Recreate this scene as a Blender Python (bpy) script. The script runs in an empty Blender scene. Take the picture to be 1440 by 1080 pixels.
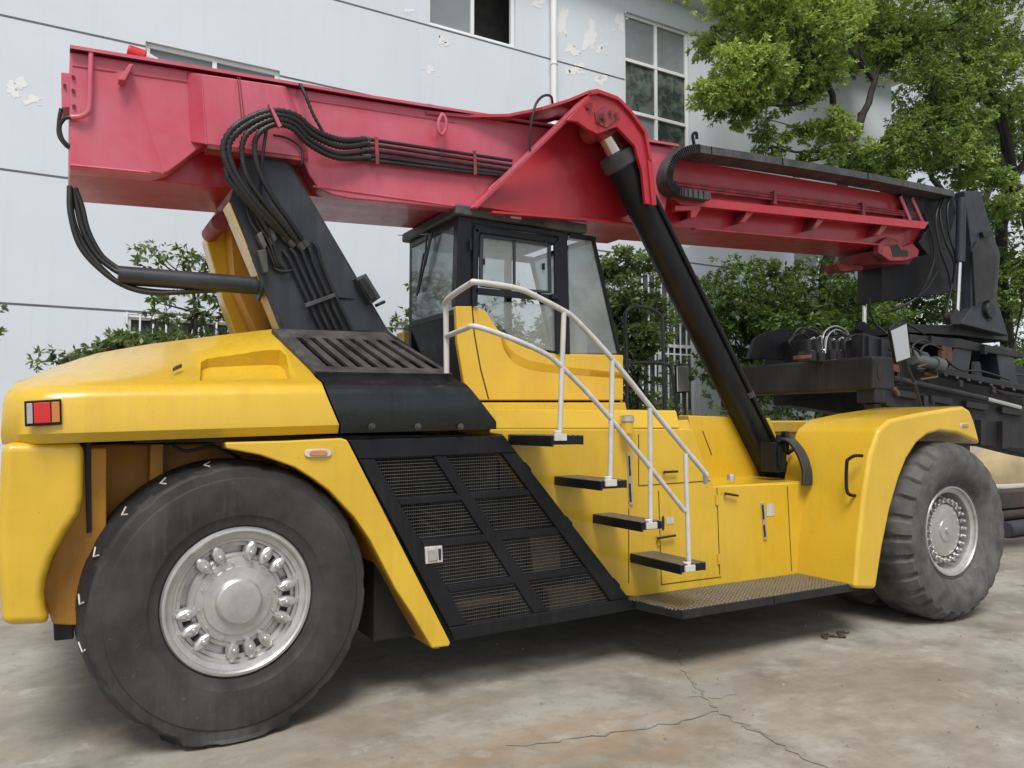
import bpy, bmesh, math, random
import numpy as np
from mathutils import Vector, Matrix
R = math.radians
random.seed(7)
rng = np.random.default_rng(7)
scn = bpy.context.scene
C = scn.collection

# ------------------------------------------------------------------ camera
F, YAW, HOR, CH = 1100.0, R(30.0), 595.0, 1.74      # focal length in 1440-px pixels, yaw off the machine's flank, horizon row, eye height
PITCH = math.atan((HOR - 540.0) / F)
RIGHT = Vector((math.cos(YAW), -math.sin(YAW), 0))
FWDH = Vector((math.sin(YAW), math.cos(YAW), 0))
FWD = FWDH * math.cos(PITCH) + Vector((0, 0, math.sin(PITCH)))
UP = -FWDH * math.sin(PITCH) + Vector((0, 0, math.cos(PITCH)))
EYE = Vector((0, 0, CH))
cd = bpy.data.cameras.new('camera'); cam = bpy.data.objects.new('camera', cd); C.objects.link(cam)
cd.sensor_width = 36.0; cd.lens = 36.0 * F / 1440.0; cd.clip_start = 0.05; cd.clip_end = 2000
M = Matrix((RIGHT, UP, -FWD)).transposed().to_4x4(); M.translation = EYE
cam.matrix_world = M
scn.camera = cam

# ------------------------------------------------------------------ world, sun, exposure
SUN_EL, SUN_AZ = R(58), R(-118)        # azimuth measured from +X towards +Y: behind the viewer, to the left
w = bpy.data.worlds.new('World'); scn.world = w; w.use_nodes = True
nt = w.node_tree; bg = nt.nodes['Background']
sky = nt.nodes.new('ShaderNodeTexSky'); sky.sky_type = 'NISHITA'; sky.sun_disc = False
sky.sun_elevation = SUN_EL; sky.sun_rotation = math.pi / 2 - SUN_AZ
sky.air_density = 1.0; sky.dust_density = 1.2; sky.ozone_density = 1.0
hs = nt.nodes.new('ShaderNodeHueSaturation'); hs.inputs['Saturation'].default_value = 0.22
nt.links.new(sky.outputs[0], hs.inputs['Color']); nt.links.new(hs.outputs[0], bg.inputs['Color'])
bg.inputs['Strength'].default_value = 0.125
sl = bpy.data.lights.new('sun', 'SUN'); sl.energy = 3.0; sl.angle = R(24); sl.color = (1.0, 0.96, 0.9)
so = bpy.data.objects.new('sun', sl); C.objects.link(so)
sd = Vector((math.cos(SUN_EL) * math.cos(SUN_AZ), math.cos(SUN_EL) * math.sin(SUN_AZ), math.sin(SUN_EL)))
so.rotation_euler = sd.to_track_quat('Z', 'Y').to_euler()
so.location = sd * 40
scn.view_settings.view_transform = 'Standard'; scn.view_settings.look = 'None'
scn.view_settings.gamma = 1.0; scn.view_settings.exposure = 0.2; scn.view_settings.use_curve_mapping = False

# ------------------------------------------------------------------ tracing helpers: photo pixel -> point on a real plane
def ray(px, py):
    return RIGHT * ((px - 720) / F) + UP * ((540 - py) / F) + FWD
def T(px, py, Y):
    d = ray(px, py); return EYE + d * (Y / d.y)
def TX(px, py, X):
    d = ray(px, py); return EYE + d * (X / d.x)
def TZ(px, py, Z):
    d = ray(px, py); return EYE + d * ((Z - CH) / d.z)
def hit(px, py, p0, n):
    d = ray(px, py); return EYE + d * ((Vector(p0) - EYE).dot(n) / d.dot(n))
def TT(pts, Y):
    return [T(a, b, Y) for a, b in pts]
YC = 6.15                                # the machine's centre line

# ------------------------------------------------------------------ materials
def new_mat(name):
    m = bpy.data.materials.new(name); m.use_nodes = True
    t = m.node_tree; return m, t, t.nodes['Principled BSDF']
def N(t, kind, **kw):
    n = t.nodes.new(kind)
    for k, v in kw.items():
        if k in n.inputs: n.inputs[k].default_value = v
        else: setattr(n, k, v)
    return n
def ramp(t, fac, stops):
    n = t.nodes.new('ShaderNodeValToRGB'); e = n.color_ramp.elements
    while len(e) < len(stops): e.new(0.5)
    for i, (p, c) in enumerate(stops):
        e[i].position = p; e[i].color = (c, c, c, 1) if isinstance(c, (int, float)) else (*c, 1)
    t.links.new(fac, n.inputs['Fac']); return n
def mixc(t, fac, a, b, mode='MIX'):
    n = t.nodes.new('ShaderNodeMix'); n.data_type = 'RGBA'; n.blend_type = mode
    for s, v in ((n.inputs['Factor'], fac), (n.inputs[6], a), (n.inputs[7], b)):
        if hasattr(v, 'is_linked') or hasattr(v, 'links'): t.links.new(v, s)
        elif isinstance(v, (int, float)): s.default_value = v if s.type == 'VALUE' else (v, v, v, 1)
        else: s.default_value = (*v, 1)
    return n.outputs[2]
def coords(t, scale=(1, 1, 1)):
    tc = N(t, 'ShaderNodeTexCoord'); mp = N(t, 'ShaderNodeMapping'); mp.inputs['Scale'].default_value = scale
    t.links.new(tc.outputs['Object'], mp.inputs[0]); return mp.outputs[0]
def noise(t, scale, detail=6, rough=0.6, vec=None, vscale=(1, 1, 1)):
    n = N(t, 'ShaderNodeTexNoise', Scale=scale, Detail=detail, Roughness=rough)
    t.links.new(vec or coords(t, vscale), n.inputs['Vector']); return n.outputs['Fac']
def bump(t, b, h, strength=0.2, dist=0.01):
    n = N(t, 'ShaderNodeBump', Strength=strength, Distance=dist); t.links.new(h, n.inputs['Height'])
    t.links.new(n.outputs[0], b.inputs['Normal'])
def paint(name, c, c2, dirt, rough=0.38, metal=0.0, dirt_amt=0.5, streak=True, coat=0.0, patch=2.0, bstr=0.06, spec=0.5):
    m, t, b = new_mat(name)
    base = mixc(t, ramp(t, noise(t, patch, 5, 0.6), [(0.35, 0), (0.7, 1)]).outputs[0], c, c2)
    if streak:
        st = ramp(t, noise(t, 1.0, 6, 0.7, vscale=(22, 22, 1.3)), [(0.46, 0), (0.78, 1)]).outputs[0]
        mk = N(t, 'ShaderNodeMath', operation='MULTIPLY'); t.links.new(st, mk.inputs[0])
        t.links.new(ramp(t, noise(t, 1.3, 4), [(0.4, 0), (0.7, dirt_amt)]).outputs[0], mk.inputs[1])
        base = mixc(t, mk.outputs[0], base, dirt)
    ch_ = ramp(t, noise(t, 13, 7, 0.75), [(0.70, 0), (0.725, dirt_amt * .8)]).outputs[0]; base = mixc(t, ch_, base, dirt)
    sp = ramp(t, noise(t, 45, 3, 0.7), [(0.66, 0), (0.74, dirt_amt)]).outputs[0]
    base = mixc(t, sp, base, dirt)
    t.links.new(base, b.inputs['Base Color'])
    b.inputs['Metallic'].default_value = metal; b.inputs['Specular IOR Level'].default_value = spec
    t.links.new(ramp(t, noise(t, 6, 5), [(0.3, rough * 0.8), (0.75, min(1, rough * 1.45))]).outputs[0], b.inputs['Roughness'])
    if coat: b.inputs['Coat Weight'].default_value = coat; b.inputs['Coat Roughness'].default_value = 0.12
    bump(t, b, noise(t, 5, 4), bstr, 0.02)
    return m
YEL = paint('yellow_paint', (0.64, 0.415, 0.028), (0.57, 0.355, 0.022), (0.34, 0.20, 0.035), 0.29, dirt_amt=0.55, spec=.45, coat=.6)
YEL_SHADE = paint('dull_shaded_yellow_paint', (0.52, 0.24, 0.02), (0.34, 0.15, 0.02), (0.08, 0.045, 0.02), 0.55, dirt_amt=0.7)  # yellow of recessed parts: dull and dirty, their shade put into the colour
RED = paint('red_paint', (0.48, 0.060, 0.098), (0.50, 0.115, 0.17), (0.24, 0.03, 0.04), 0.36, dirt_amt=0.55, bstr=0.05, coat=.3)  # faded red; bright haze on the boom tail is put into its pink
REDO = paint('oily_red_paint', (0.36, 0.04, 0.05), (0.09, 0.025, 0.025), (0.03, 0.02, 0.02), 0.5, dirt_amt=0.8, patch=7)
RED_SHADE = paint('shaded_red_paint', (0.36, 0.012, 0.022), (0.40, 0.02, 0.032), (0.12, 0.012, 0.018), 0.34, dirt_amt=0.6, bstr=0.06, coat=.3)  # same red made deeper: shade on gusset, horn and inner boom painted in
BLK = paint('black_paint', (0.007, 0.008, 0.010), (0.012, 0.013, 0.016), (0.06, 0.06, 0.06), 0.32, dirt_amt=0.3, spec=.25)
BLKD = paint('dusty_black_paint', (0.03, 0.031, 0.034), (0.085, 0.085, 0.085), (0.22, 0.22, 0.22), 0.5, dirt_amt=0.6, patch=4, spec=.3)
HOODB = paint('streaked_black_paint', (0.006, 0.008, 0.010), (0.011, 0.014, 0.016), (0.05, 0.053, 0.056), 0.28, dirt_amt=0.8, patch=3, spec=.5)
LOUV = paint('dusty_louvre_paint', (0.028, 0.027, 0.027), (0.075, 0.07, 0.066), (0.2, 0.19, 0.18), 0.5, dirt_amt=0.6, patch=6, spec=.35)
STEEL_D = paint('worn_dark_steel', (0.010, 0.011, 0.013), (0.022, 0.024, 0.027), (0.11, 0.07, 0.05), 0.45, dirt_amt=0.55, patch=3, spec=.3)
MAST = paint('blue_black_paint', (0.020, 0.023, 0.030), (0.034, 0.039, 0.048), (0.09, 0.09, 0.10), 0.4, dirt_amt=0.5, patch=2.5, spec=.35)
WHT = paint('white_rail_paint', (0.56, 0.55, 0.525), (0.46, 0.45, 0.42), (0.12, 0.10, 0.085), 0.42, dirt_amt=0.75, patch=9)
FRAME = paint('white_window_frame', (0.74, 0.76, 0.78), (0.68, 0.70, 0.72), (0.4, 0.4, 0.4), 0.5, dirt_amt=0.3)
SILV = paint('silver_wheel_paint', (0.55, 0.55, 0.545), (0.42, 0.42, 0.41), (0.16, 0.145, 0.12), 0.34, 0.7, dirt_amt=0.65, streak=False, patch=12)
CHROME = paint('bright_rod_steel', (0.75, 0.75, 0.75), (0.65, 0.65, 0.65), (0.4, 0.4, 0.4), 0.18, 0.95, dirt_amt=0.2)
RUB = paint('tyre_rubber', (0.022, 0.022, 0.022), (0.056, 0.054, 0.051), (0.12, 0.11, 0.10), 0.62, dirt_amt=0.7, patch=3.2, bstr=0.1, spec=.35)
RUBT = paint('tread_rubber', (0.012, 0.013, 0.016), (0.022, 0.023, 0.027), (0.07, 0.07, 0.07), 0.55, dirt_amt=0.5, patch=8, bstr=0.2, spec=.4)
RUBF = paint('dusty_tyre_rubber', (0.040, 0.040, 0.040), (0.115, 0.112, 0.105), (0.2, 0.19, 0.17), 0.75, dirt_amt=0.6, patch=6, bstr=0.25)
HOSE = paint('rubber_hose', (0.012, 0.012, 0.013), (0.02, 0.02, 0.02), (0.06, 0.06, 0.06), 0.42, dirt_amt=0.4, streak=False, spec=.4)
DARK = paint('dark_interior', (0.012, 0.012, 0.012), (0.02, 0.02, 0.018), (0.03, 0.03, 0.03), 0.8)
SEAM = paint('seam_gap', (0.03, 0.02, 0.008), (0.05, 0.03, 0.01), (0.02, 0.02, 0.02), 0.8)
BROWN = paint('brown_metal', (0.10, 0.07, 0.04), (0.05, 0.036, 0.022), (0.02, 0.016, 0.012), 0.6)
SEATM = paint('grey_seat_cover', (0.45, 0.46, 0.46), (0.38, 0.39, 0.40), (0.3, 0.3, 0.3), 0.7)
AMBER = paint('amber_lens', (0.5, 0.19, 0.04), (0.42, 0.16, 0.04), (0.4, 0.15, 0.03), 0.2, streak=False)
REDL = paint('red_lens', (0.55, 0.02, 0.02), (0.5, 0.02, 0.02), (0.3, 0.01, 0.01), 0.2, streak=False)
CLEARL = paint('clear_lens', (0.36, 0.36, 0.34), (0.3, 0.3, 0.29), (0.3, 0.3, 0.3), 0.2, streak=False)
MIRR, t_, b_ = new_mat('mirror_glass'); b_.inputs['Base Color'].default_value = (0.6, 0.63, 0.65, 1); b_.inputs['Metallic'].default_value = 0.9; b_.inputs['Roughness'].default_value = 0.28
ORANGE = paint('faded_orange_lamp', (0.45, 0.2, 0.09), (0.5, 0.25, 0.1), (0.2, 0.1, 0.05), 0.3, streak=False)

def glass(name, tint, refl=0.9):
    m, t, b = new_mat(name); t.nodes.remove(b)
    tr = N(t, 'ShaderNodeBsdfTransparent'); tr.inputs[0].default_value = (*tint, 1)
    gl = N(t, 'ShaderNodeBsdfGlossy', Roughness=0.03); gl.inputs[0].default_value = (0.9, 0.95, 0.97, 1)
    df = N(t, 'ShaderNodeBsdfDiffuse'); df.inputs[0].default_value = (0.55, 0.57, 0.57, 1)
    fr = N(t, 'ShaderNodeFresnel', IOR=1.5)
    mu = N(t, 'ShaderNodeMath', operation='MULTIPLY'); mu.inputs[1].default_value = refl; t.links.new(fr.outputs[0], mu.inputs[0])
    mx = N(t, 'ShaderNodeMixShader'); t.links.new(mu.outputs[0], mx.inputs[0]); t.links.new(tr.outputs[0], mx.inputs[1]); t.links.new(gl.outputs[0], mx.inputs[2])
    mx2 = N(t, 'ShaderNodeMixShader')
    t.links.new(ramp(t, noise(t, 2.5, 5, 0.7), [(0.3, 0.13), (0.8, 0.34)]).outputs[0], mx2.inputs[0])
    t.links.new(mx.outputs[0], mx2.inputs[1]); t.links.new(df.outputs[0], mx2.inputs[2])
    t.links.new(mx2.outputs[0], t.nodes['Material Output'].inputs[0]); return m
GLASS = glass('cab_glass', (0.91, 0.95, 0.95), 0.8)
PANE, t_, b_ = new_mat('window_pane')
t_.links.new(mixc(t_, ramp(t_, noise(t_, 0.6, 4), [(0.3, 0), (0.7, 1)]).outputs[0], (0.16, 0.18, 0.19), (0.24, 0.265, 0.28)), b_.inputs['Base Color'])
b_.inputs['Roughness'].default_value = 0.06
PANED, t_, b_ = new_mat('dark_window_pane')  # dark mottling stands for reflected trees, put into the pane colour
t_.links.new(mixc(t_, ramp(t_, noise(t_, 2.2, 8, 0.75), [(0.45, 0), (0.6, 1)]).outputs[0], (0.035, 0.045, 0.042), (0.13, 0.155, 0.145)), b_.inputs['Base Color'])
b_.inputs['Roughness'].default_value = 0.08

# tread plate: raised pads in rows
TREAD, t_, b_ = new_mat('tread_plate')
vc = N(t_, 'ShaderNodeTexVoronoi', Scale=26.0); vc.feature = 'F1'; vc.voronoi_dimensions = '2D'; vc.inputs['Randomness'].default_value = 0.15
t_.links.new(coords(t_, (1, 1.3, 1)), vc.inputs['Vector'])
pad = ramp(t_, vc.outputs['Distance'], [(0.26, 1), (0.40, 0)]).outputs[0]
basec = mixc(t_, ramp(t_, noise(t_, 4, 5), [(0.4, 0), (0.65, 1)]).outputs[0], (0.045, 0.043, 0.042), (0.095, 0.085, 0.075))
t_.links.new(mixc(t_, pad, basec, (0.30, 0.295, 0.285)), b_.inputs['Base Color'])
b_.inputs['Roughness'].default_value = 0.45; b_.inputs['Metallic'].default_value = 0.5
bump(t_, b_, pad, 0.8, 0.006)

# ------------------------------------------------------------------ mesh builder
class MB:
    def __init__(s): s.v = []; s.f = []
    def add(s, vs, fs):
        o = len(s.v); s.v += [Vector(p) for p in vs]; s.f += [[i + o for i in f] for f in fs]; return s
    def prism(s, pts, off):
        pts = [Vector(p) for p in pts]; off = Vector(off); n = len(pts)
        return s.add(pts + [p + off for p in pts], [list(range(n)), list(range(2 * n - 1, n - 1, -1))] + [[i, i + n, (i + 1) % n + n, (i + 1) % n] for i in range(n)])
    def slab(s, px, Y0, Y1):                       # outline in photo pixels on plane Y0, extruded to Y1
        return s.prism(TT(px, Y0), (0, Y1 - Y0, 0))
    def box(s, x0, x1, y0, y1, z0, z1):
        return s.prism([(x0, y0, z0), (x1, y0, z0), (x1, y0, z1), (x0, y0, z1)], (0, y1 - y0, 0))
    def bar(s, a, b, wx, wz, up=(0, 0, 1)):        # rectangular bar from a to b
        a, b = Vector(a), Vector(b); d = (b - a).normalized(); u = Vector(up)
        if abs(d.dot(u)) > 0.98: u = Vector((0, 1, 0))
        r = d.cross(u).normalized(); u = r.cross(d)
        q = [a + r * (wx / 2 * i) + u * (wz / 2 * j) for i, j in ((-1, -1), (1, -1), (1, 1), (-1, 1))]
        return s.prism(q, b - a)
    def tube(s, path, r, seg=12, caps=True, rib=0, ribamp=0.0):
        path = [Vector(p) for p in path]
        if rib:
            out = []; tot = 0
            for i in range(len(path) - 1):
                L = (path[i + 1] - path[i]).length; k = max(1, int(L / rib))
                out += [path[i].lerp(path[i + 1], j / k) for j in range(k)]
            path = out + [path[-1]]
        n = len(path); rs = [r] * n if isinstance(r, (int, float)) else list(r)
        d = (path[1] - path[0]).normalized(); u = Vector((0, 0, 1)) if abs(d.z) < 0.9 else Vector((0, 1, 0))
        vs = []
        for i, p in enumerate(path):
            dd = (path[min(i + 1, n - 1)] - path[max(i - 1, 0)]).normalized()
            x = dd.cross(u)
            if x.length < 1e-4: x = dd.orthogonal()
            x.normalize(); u = x.cross(dd).normalized()
            rr = rs[i] if len(rs) == n else rs[0]
            if rib: rr *= 1 + ribamp * (1 if i % 2 else -1)
            for k in range(seg):
                a = 2 * math.pi * k / seg; vs.append(p + x * (rr * math.cos(a)) + u * (rr * math.sin(a)))
        fs = [[i * seg + k, i * seg + (k + 1) % seg, (i + 1) * seg + (k + 1) % seg, (i + 1) * seg + k] for i in range(n - 1) for k in range(seg)]
        if caps: fs += [list(range(seg - 1, -1, -1)), list(range((n - 1) * seg, n * seg))]
        return s.add(vs, fs)
    def lathe(s, prof, c, axis='y', seg=64, mod=None, close=False):   # prof: (radius, offset along axis)
        c = Vector(c); m = len(prof); vs = []
        for k in range(seg):
            a = 2 * math.pi * k / seg
            for j, (r, h) in enumerate(prof):
                if mod: r, h = mod(k, j, r, h)
                p = {'y': (r * math.cos(a), h, r * math.sin(a)), 'z': (r * math.cos(a), r * math.sin(a), h), 'x': (h, r * math.cos(a), r * math.sin(a))}[axis]
                vs.append(c + Vector(p))
        fs = [[k * m + j, k * m + j + 1, ((k + 1) % seg) * m + j + 1, ((k + 1) % seg) * m + j] for k in range(seg) for j in range(m - 1)]
        if close: fs += [[k * m + m - 1, k * m, ((k + 1) % seg) * m, ((k + 1) % seg) * m + m - 1] for k in range(seg)]
        return s.add(vs, fs)
    def grid(s, rows, wrap=False, caps=False):
        m = len(rows[0]); vs = [p for r in rows for p in r]; n = len(rows)
        fs = [[i * m + j, (i + 1) * m + j, (i + 1) * m + j + 1, i * m + j + 1] for i in range(n - 1) for j in range(m - 1)]
        if wrap: fs += [[i * m + m - 1, (i + 1) * m + m - 1, (i + 1) * m, i * m] for i in range(n - 1)]
        if caps: fs += [list(range(m)), list(range(n * m - 1, (n - 1) * m - 1, -1))]
        return s.add(vs, fs)
    def mirror(s):
        q = MB(); q.v = [Vector((p.x, 2 * YC - p.y, p.z)) for p in s.v]; q.f = [f[::-1] for f in s.f]; return q
    def build(s, name, mat, parent=None, bevel=0.0, seg=2, angle=35, label=None, flat=False):
        bm = bmesh.new(); vs = [bm.verts.new(p) for p in s.v]
        for f in s.f:
            try: bm.faces.new([vs[i] for i in f])
            except ValueError: pass
        bm.normal_update(); bmesh.ops.recalc_face_normals(bm, faces=bm.faces)
        me = bpy.data.meshes.new(name); bm.to_mesh(me); bm.free()
        if not flat:
            me.shade_smooth(); me.set_sharp_from_angle(angle=R(angle))
        me.materials.append(mat)
        o = bpy.data.objects.new(name, me); C.objects.link(o)
        if parent:
            o.parent = parent
            if parent.type == 'EMPTY': o.matrix_parent_inverse = Matrix.Translation(parent.location).inverted()
        if bevel:
            b = o.modifiers.new('bevel', 'BEVEL'); b.width = bevel; b.segments = seg; b.limit_method = 'ANGLE'; b.angle_limit = R(30)
            b.harden_normals = True
        if label: o['label'] = label
        return o
def build_each(mb, name, mat, parent=None, **kw):     # every loose piece becomes a part of its own
    par = list(range(len(mb.v)))
    def fnd(a):
        while par[a] != a: par[a] = par[par[a]]; a = par[a]
        return a
    for f in mb.f:
        r = fnd(f[0])
        for q in f[1:]: par[fnd(q)] = r
    comp = {}
    for f in mb.f: comp.setdefault(fnd(f[0]), []).append(f)
    out = []
    for fs in comp.values():
        ids = sorted({i for f in fs for i in f}); ix = {a: k for k, a in enumerate(ids)}
        q = MB(); q.v = [mb.v[i] for i in ids]; q.f = [[ix[i] for i in f] for f in fs]; out.append(q.build(name, mat, parent, **kw))
    return out
def smooth_path(pts, k=8):
    pts = [Vector(p) for p in pts]; out = []
    for i in range(len(pts) - 1):
        p0, p1, p2, p3 = pts[max(i - 1, 0)], pts[i], pts[i + 1], pts[min(i + 2, len(pts) - 1)]
        for j in range(k):
            t = j / k
            out.append(0.5 * ((2 * p1) + (p2 - p0) * t + (2 * p0 - 5 * p1 + 4 * p2 - p3) * t * t + (3 * p1 - p0 - 3 * p2 + p3) * t ** 3))
    return out + [pts[-1]]
def interp(x, tab):
    return float(np.interp(x, [a for a, b in tab], [b for a, b in tab]))
def thing(name, label, cat, loc=(0, 0, 0), group=None):
    o = bpy.data.objects.new(name, None); C.objects.link(o); o.location = loc; o.empty_display_size = 0.3
    o['label'] = label; o['category'] = cat
    if group: o['group'] = group
    return o
def tag(o, label, cat, group=None):
    o['label'] = label; o['category'] = cat
    if group: o['group'] = group
    return o
def struct(o, kind='structure'):
    o['kind'] = kind; return o
def cut(o, cutter):                                  # subtract a closed mesh for good
    c = cutter.build('cutter', DARK)
    md = o.modifiers.new('cut', 'BOOLEAN'); md.operation = 'DIFFERENCE'; md.object = c; md.solver = 'EXACT'
    bpy.context.view_layer.update()
    me = bpy.data.meshes.new_from_object(o.evaluated_get(bpy.context.evaluated_depsgraph_get()))
    o.modifiers.clear(); old = o.data; o.data = me; bpy.data.meshes.remove(old); me.name = o.name
    bpy.data.objects.remove(c, do_unlink=True)
    me.shade_smooth(); me.set_sharp_from_angle(angle=R(35))

# ================================================================== GROUND
GR, t, b = new_mat('stained_concrete')
n1 = noise(t, 0.55, 8, 0.62); n2 = noise(t, 1.7, 9, 0.68); n3 = noise(t, 14, 8, 0.7); n4 = noise(t, 0.9, 6, 0.6, vscale=(0.5, 1.4, 1))
c0 = mixc(t, ramp(t, n1, [(0.38, 0), (0.62, 1)]).outputs[0], (0.25, 0.228, 0.19), (0.355, 0.333, 0.295))
c1 = mixc(t, ramp(t, n2, [(0.48, 0), (0.70, 0.75)]).outputs[0], c0, (0.145, 0.13, 0.105))
c2 = mixc(t, ramp(t, n4, [(0.56, 0), (0.72, 0.55)]).outputs[0], c1, (0.215, 0.155, 0.095))
c3 = mixc(t, ramp(t, noise(t, 2.6, 8, 0.7), [(0.57, 0), (0.64, 0.5)]).outputs[0], c2, (0.44, 0.42, 0.385))
c3 = mixc(t, ramp(t, noise(t, 6.5, 10, .72), [(0.53, 0), (0.60, 0.38)]).outputs[0], c3, (0.19, 0.17, 0.14))
c3 = mixc(t, ramp(t, noise(t, 38, 4, .7), [(0.66, 0), (0.70, 0.6)]).outputs[0], c3, (0.11, 0.10, 0.085))
c4 = mixc(t, ramp(t, n3, [(0.55, 0), (0.78, 0.55)]).outputs[0], c3, (0.17, 0.155, 0.135))
def spot(cx, cy, rx, ry, amt, col, prev):
    tc = N(t, 'ShaderNodeTexCoord'); mp_ = N(t, 'ShaderNodeMapping'); mp_.inputs['Location'].default_value = (-cx / rx, -cy / ry, 0); mp_.inputs['Scale'].default_value = (1 / rx, 1 / ry, 1)
    t.links.new(tc.outputs['Object'], mp_.inputs[0]); gd = N(t, 'ShaderNodeTexGradient', gradient_type='SPHERICAL'); t.links.new(mp_.outputs[0], gd.inputs[0])
    ad = N(t, 'ShaderNodeMath', operation='MULTIPLY'); t.links.new(ramp(t, gd.outputs['Fac'], [(0.0, 0), (0.55, 1)]).outputs[0], ad.inputs[0]); t.links.new(ramp(t, noise(t, 2.2, 7, .68, vscale=(1, 2.2, 1)), [(0.34, 0), (0.62, amt)]).outputs[0], ad.inputs[1])
    return mixc(t, ad.outputs[0], prev, col)
for (px_, py_, rx_, ry_, am_, cl_) in ((690, 1060, 1.5, .4, .6, (0.27, 0.18, 0.095)), (900, 1050, .7, .35, .7, (0.27, 0.19, 0.11)), (985, 935, .6, .35, .75, (0.24, 0.19, 0.13)), (1180, 960, 1.6, .7, .8, (0.20, 0.165, 0.125)), (760, 960, 1.2, .5, .6, (0.22, 0.195, 0.16)), (120, 1000, 1.0, .6, .6, (0.2, 0.18, 0.15)), (1300, 1040, 1.2, .6, .7, (0.21, 0.18, 0.14)), (1010, 985, .5, .3, .8, (0.24, 0.22, 0.19)), (450, 1050, 1.3, .5, .6, (0.22, 0.19, 0.15))):
    q_ = TZ(px_, py_, 0); c4 = spot(q_.x, q_.y, rx_, ry_, am_, cl_, c4)
t.links.new(c4, b.inputs['Base Color'])
t.links.new(ramp(t, n2, [(0.35, 0.9), (0.68, 0.45)]).outputs[0], b.inputs['Roughness'])
mh = N(t, 'ShaderNodeMath', operation='ADD'); t.links.new(n3, mh.inputs[0]); t.links.new(noise(t, 90, 4), mh.inputs[1])
bump(t, b, mh.outputs[0], 0.22, 0.012)
g = MB()
xs = [-300, -60, -20, -8] + [i for i in range(-6, 24, 2)] + [40, 90, 300]; ys = [-200, -40, -8] + [i for i in range(-4, 20, 2)] + [30, 60, 300]
g.grid([[Vector((x, y, 0)) for y in ys] for x in xs])
struct(g.build('ground', GR))
CRK, t, b = new_mat('crack_filler'); t.links.new(mixc(t, ramp(t, noise(t, 9, 6), [(0.4, 0), (0.6, 1)]).outputs[0], (0.17, 0.15, 0.125), (0.27, 0.245, 0.205)), b.inputs['Base Color']); b.inputs['Roughness'].default_value = 0.95
def crack(pts, w0, w1, mb):
    P = [TZ(x, y, 0.004) for x, y in pts]; path = []
    for i in range(len(P) - 1):
        k = max(2, int((P[i + 1] - P[i]).length / 0.05))
        path += [P[i].lerp(P[i + 1], j / k) + Vector((random.gauss(0, .012), random.gauss(0, .012), 0)) for j in range(k)]
    n = len(path); L, Rr = [], []
    for i, p in enumerate(path):
        d = (path[min(i + 1, n - 1)] - path[max(i - 1, 0)]).normalized(); nn = Vector((-d.y, d.x, 0))
        ww = (w0 + (w1 - w0) * i / n) * random.uniform(0.35, 1.3) / 2
        L.append(p + nn * ww); Rr.append(p - nn * ww)
    mb.grid([L, Rr])
mb = MB()
crack([(952, 905), (960, 939), (979, 964), (1003, 991), (1012, 1000)], 0.012, 0.035, mb)
crack([(1012, 1000), (1060, 1025), (1104, 1049), (1165, 1082), (1230, 1120)], 0.05, 0.022, mb)
mb2 = MB(); crack([(1008, 999), (951, 1016), (860, 1030), (780, 1043), (700, 1048)], 0.016, 0.007, mb2)
struct(mb.build('ground_crack', CRK, flat=True)); struct(mb2.build('ground_crack', CRK, flat=True))
PATCH, t, b = new_mat('crack_patch'); b.inputs['Base Color'].default_value = (0.25, 0.235, 0.21, 1); b.inputs['Roughness'].default_value = 0.9
pm = MB(); c = TZ(1000, 972, 0.003); ring = []
for k in range(18):
    a = 2 * math.pi * k / 18; r = random.uniform(0.06, 0.15); ring.append(c + Vector((r * 1.5 * math.cos(a), r * math.sin(a), 0)))
pm.add(ring, [list(range(18))]); struct(pm.build('ground_patch', PATCH, flat=True))
# pebbles and grit: nobody could count them
gm = MB()
for k in range(420):
    X = random.uniform(-1, 9); Y = random.uniform(2.0, 8.5) if k % 3 else random.uniform(1.6, 4.0); s = random.choice([0.004, 0.006, 0.006, 0.009, 0.014])
    p = [Vector((X + s * math.cos(a) * random.uniform(.7, 1.3), Y + s * math.sin(a) * random.uniform(.7, 1.3), 0.001)) for a in (0, 1.3, 2.5, 3.8, 5.0)]
    n = len(p); top = [q.lerp(Vector((X, Y, 0)), .4) + Vector((0, 0, s * .8)) for q in p]
    gm.add(p + top, [[i, (i + 1) % n, (i + 1) % n + n, i + n] for i in range(n)] + [list(range(n, 2 * n))])
GRIT = paint('grit', (0.3, 0.27, 0.24), (0.12, 0.1, 0.09), (0.5, 0.48, 0.45), 0.9)
struct(gm.build('gravel', GRIT, flat=True), 'stuff')

# ================================================================== BUILDING
BY = 12.0
WALL, t, b = new_mat('pale_blue_grey_render')
wc = mixc(t, ramp(t, noise(t, 0.5, 6), [(0.35, 0), (0.65, 1)]).outputs[0], (0.60, 0.65, 0.71), (0.56, 0.61, 0.665))
wc = mixc(t, ramp(t, noise(t, 1.0, 6, 0.7, vscale=(5, 5, 0.35)), [(0.52, 0), (0.8, 0.2)]).outputs[0], wc, (0.40, 0.42, 0.43))
wc = mixc(t, ramp(t, noise(t, 3.0, 8, 0.75), [(0.68, 0), (0.70, 0.9)]).outputs[0], wc, (0.64, 0.67, 0.69))
t.links.new(wc, b.inputs['Base Color']); b.inputs['Roughness'].default_value = 0.85
bump(t, b, noise(t, 30, 6), 0.12, 0.01)
PEEL, t, b = new_mat('bare_white_plaster'); t.links.new(mixc(t, noise(t, 8, 5), (0.74, 0.76, 0.78), (0.66, 0.68, 0.70)), b.inputs['Base Color']); b.inputs['Roughness'].default_value = 0.9
GROOVE = paint('dark_groove', (0.09, 0.09, 0.095), (0.14, 0.14, 0.145), (0.05, 0.05, 0.05), 0.9)
SOFFIT = paint('grey_concrete', (0.66, 0.68, 0.70), (0.58, 0.60, 0.62), (0.2, 0.2, 0.2), 0.9)
bx = {}
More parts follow.
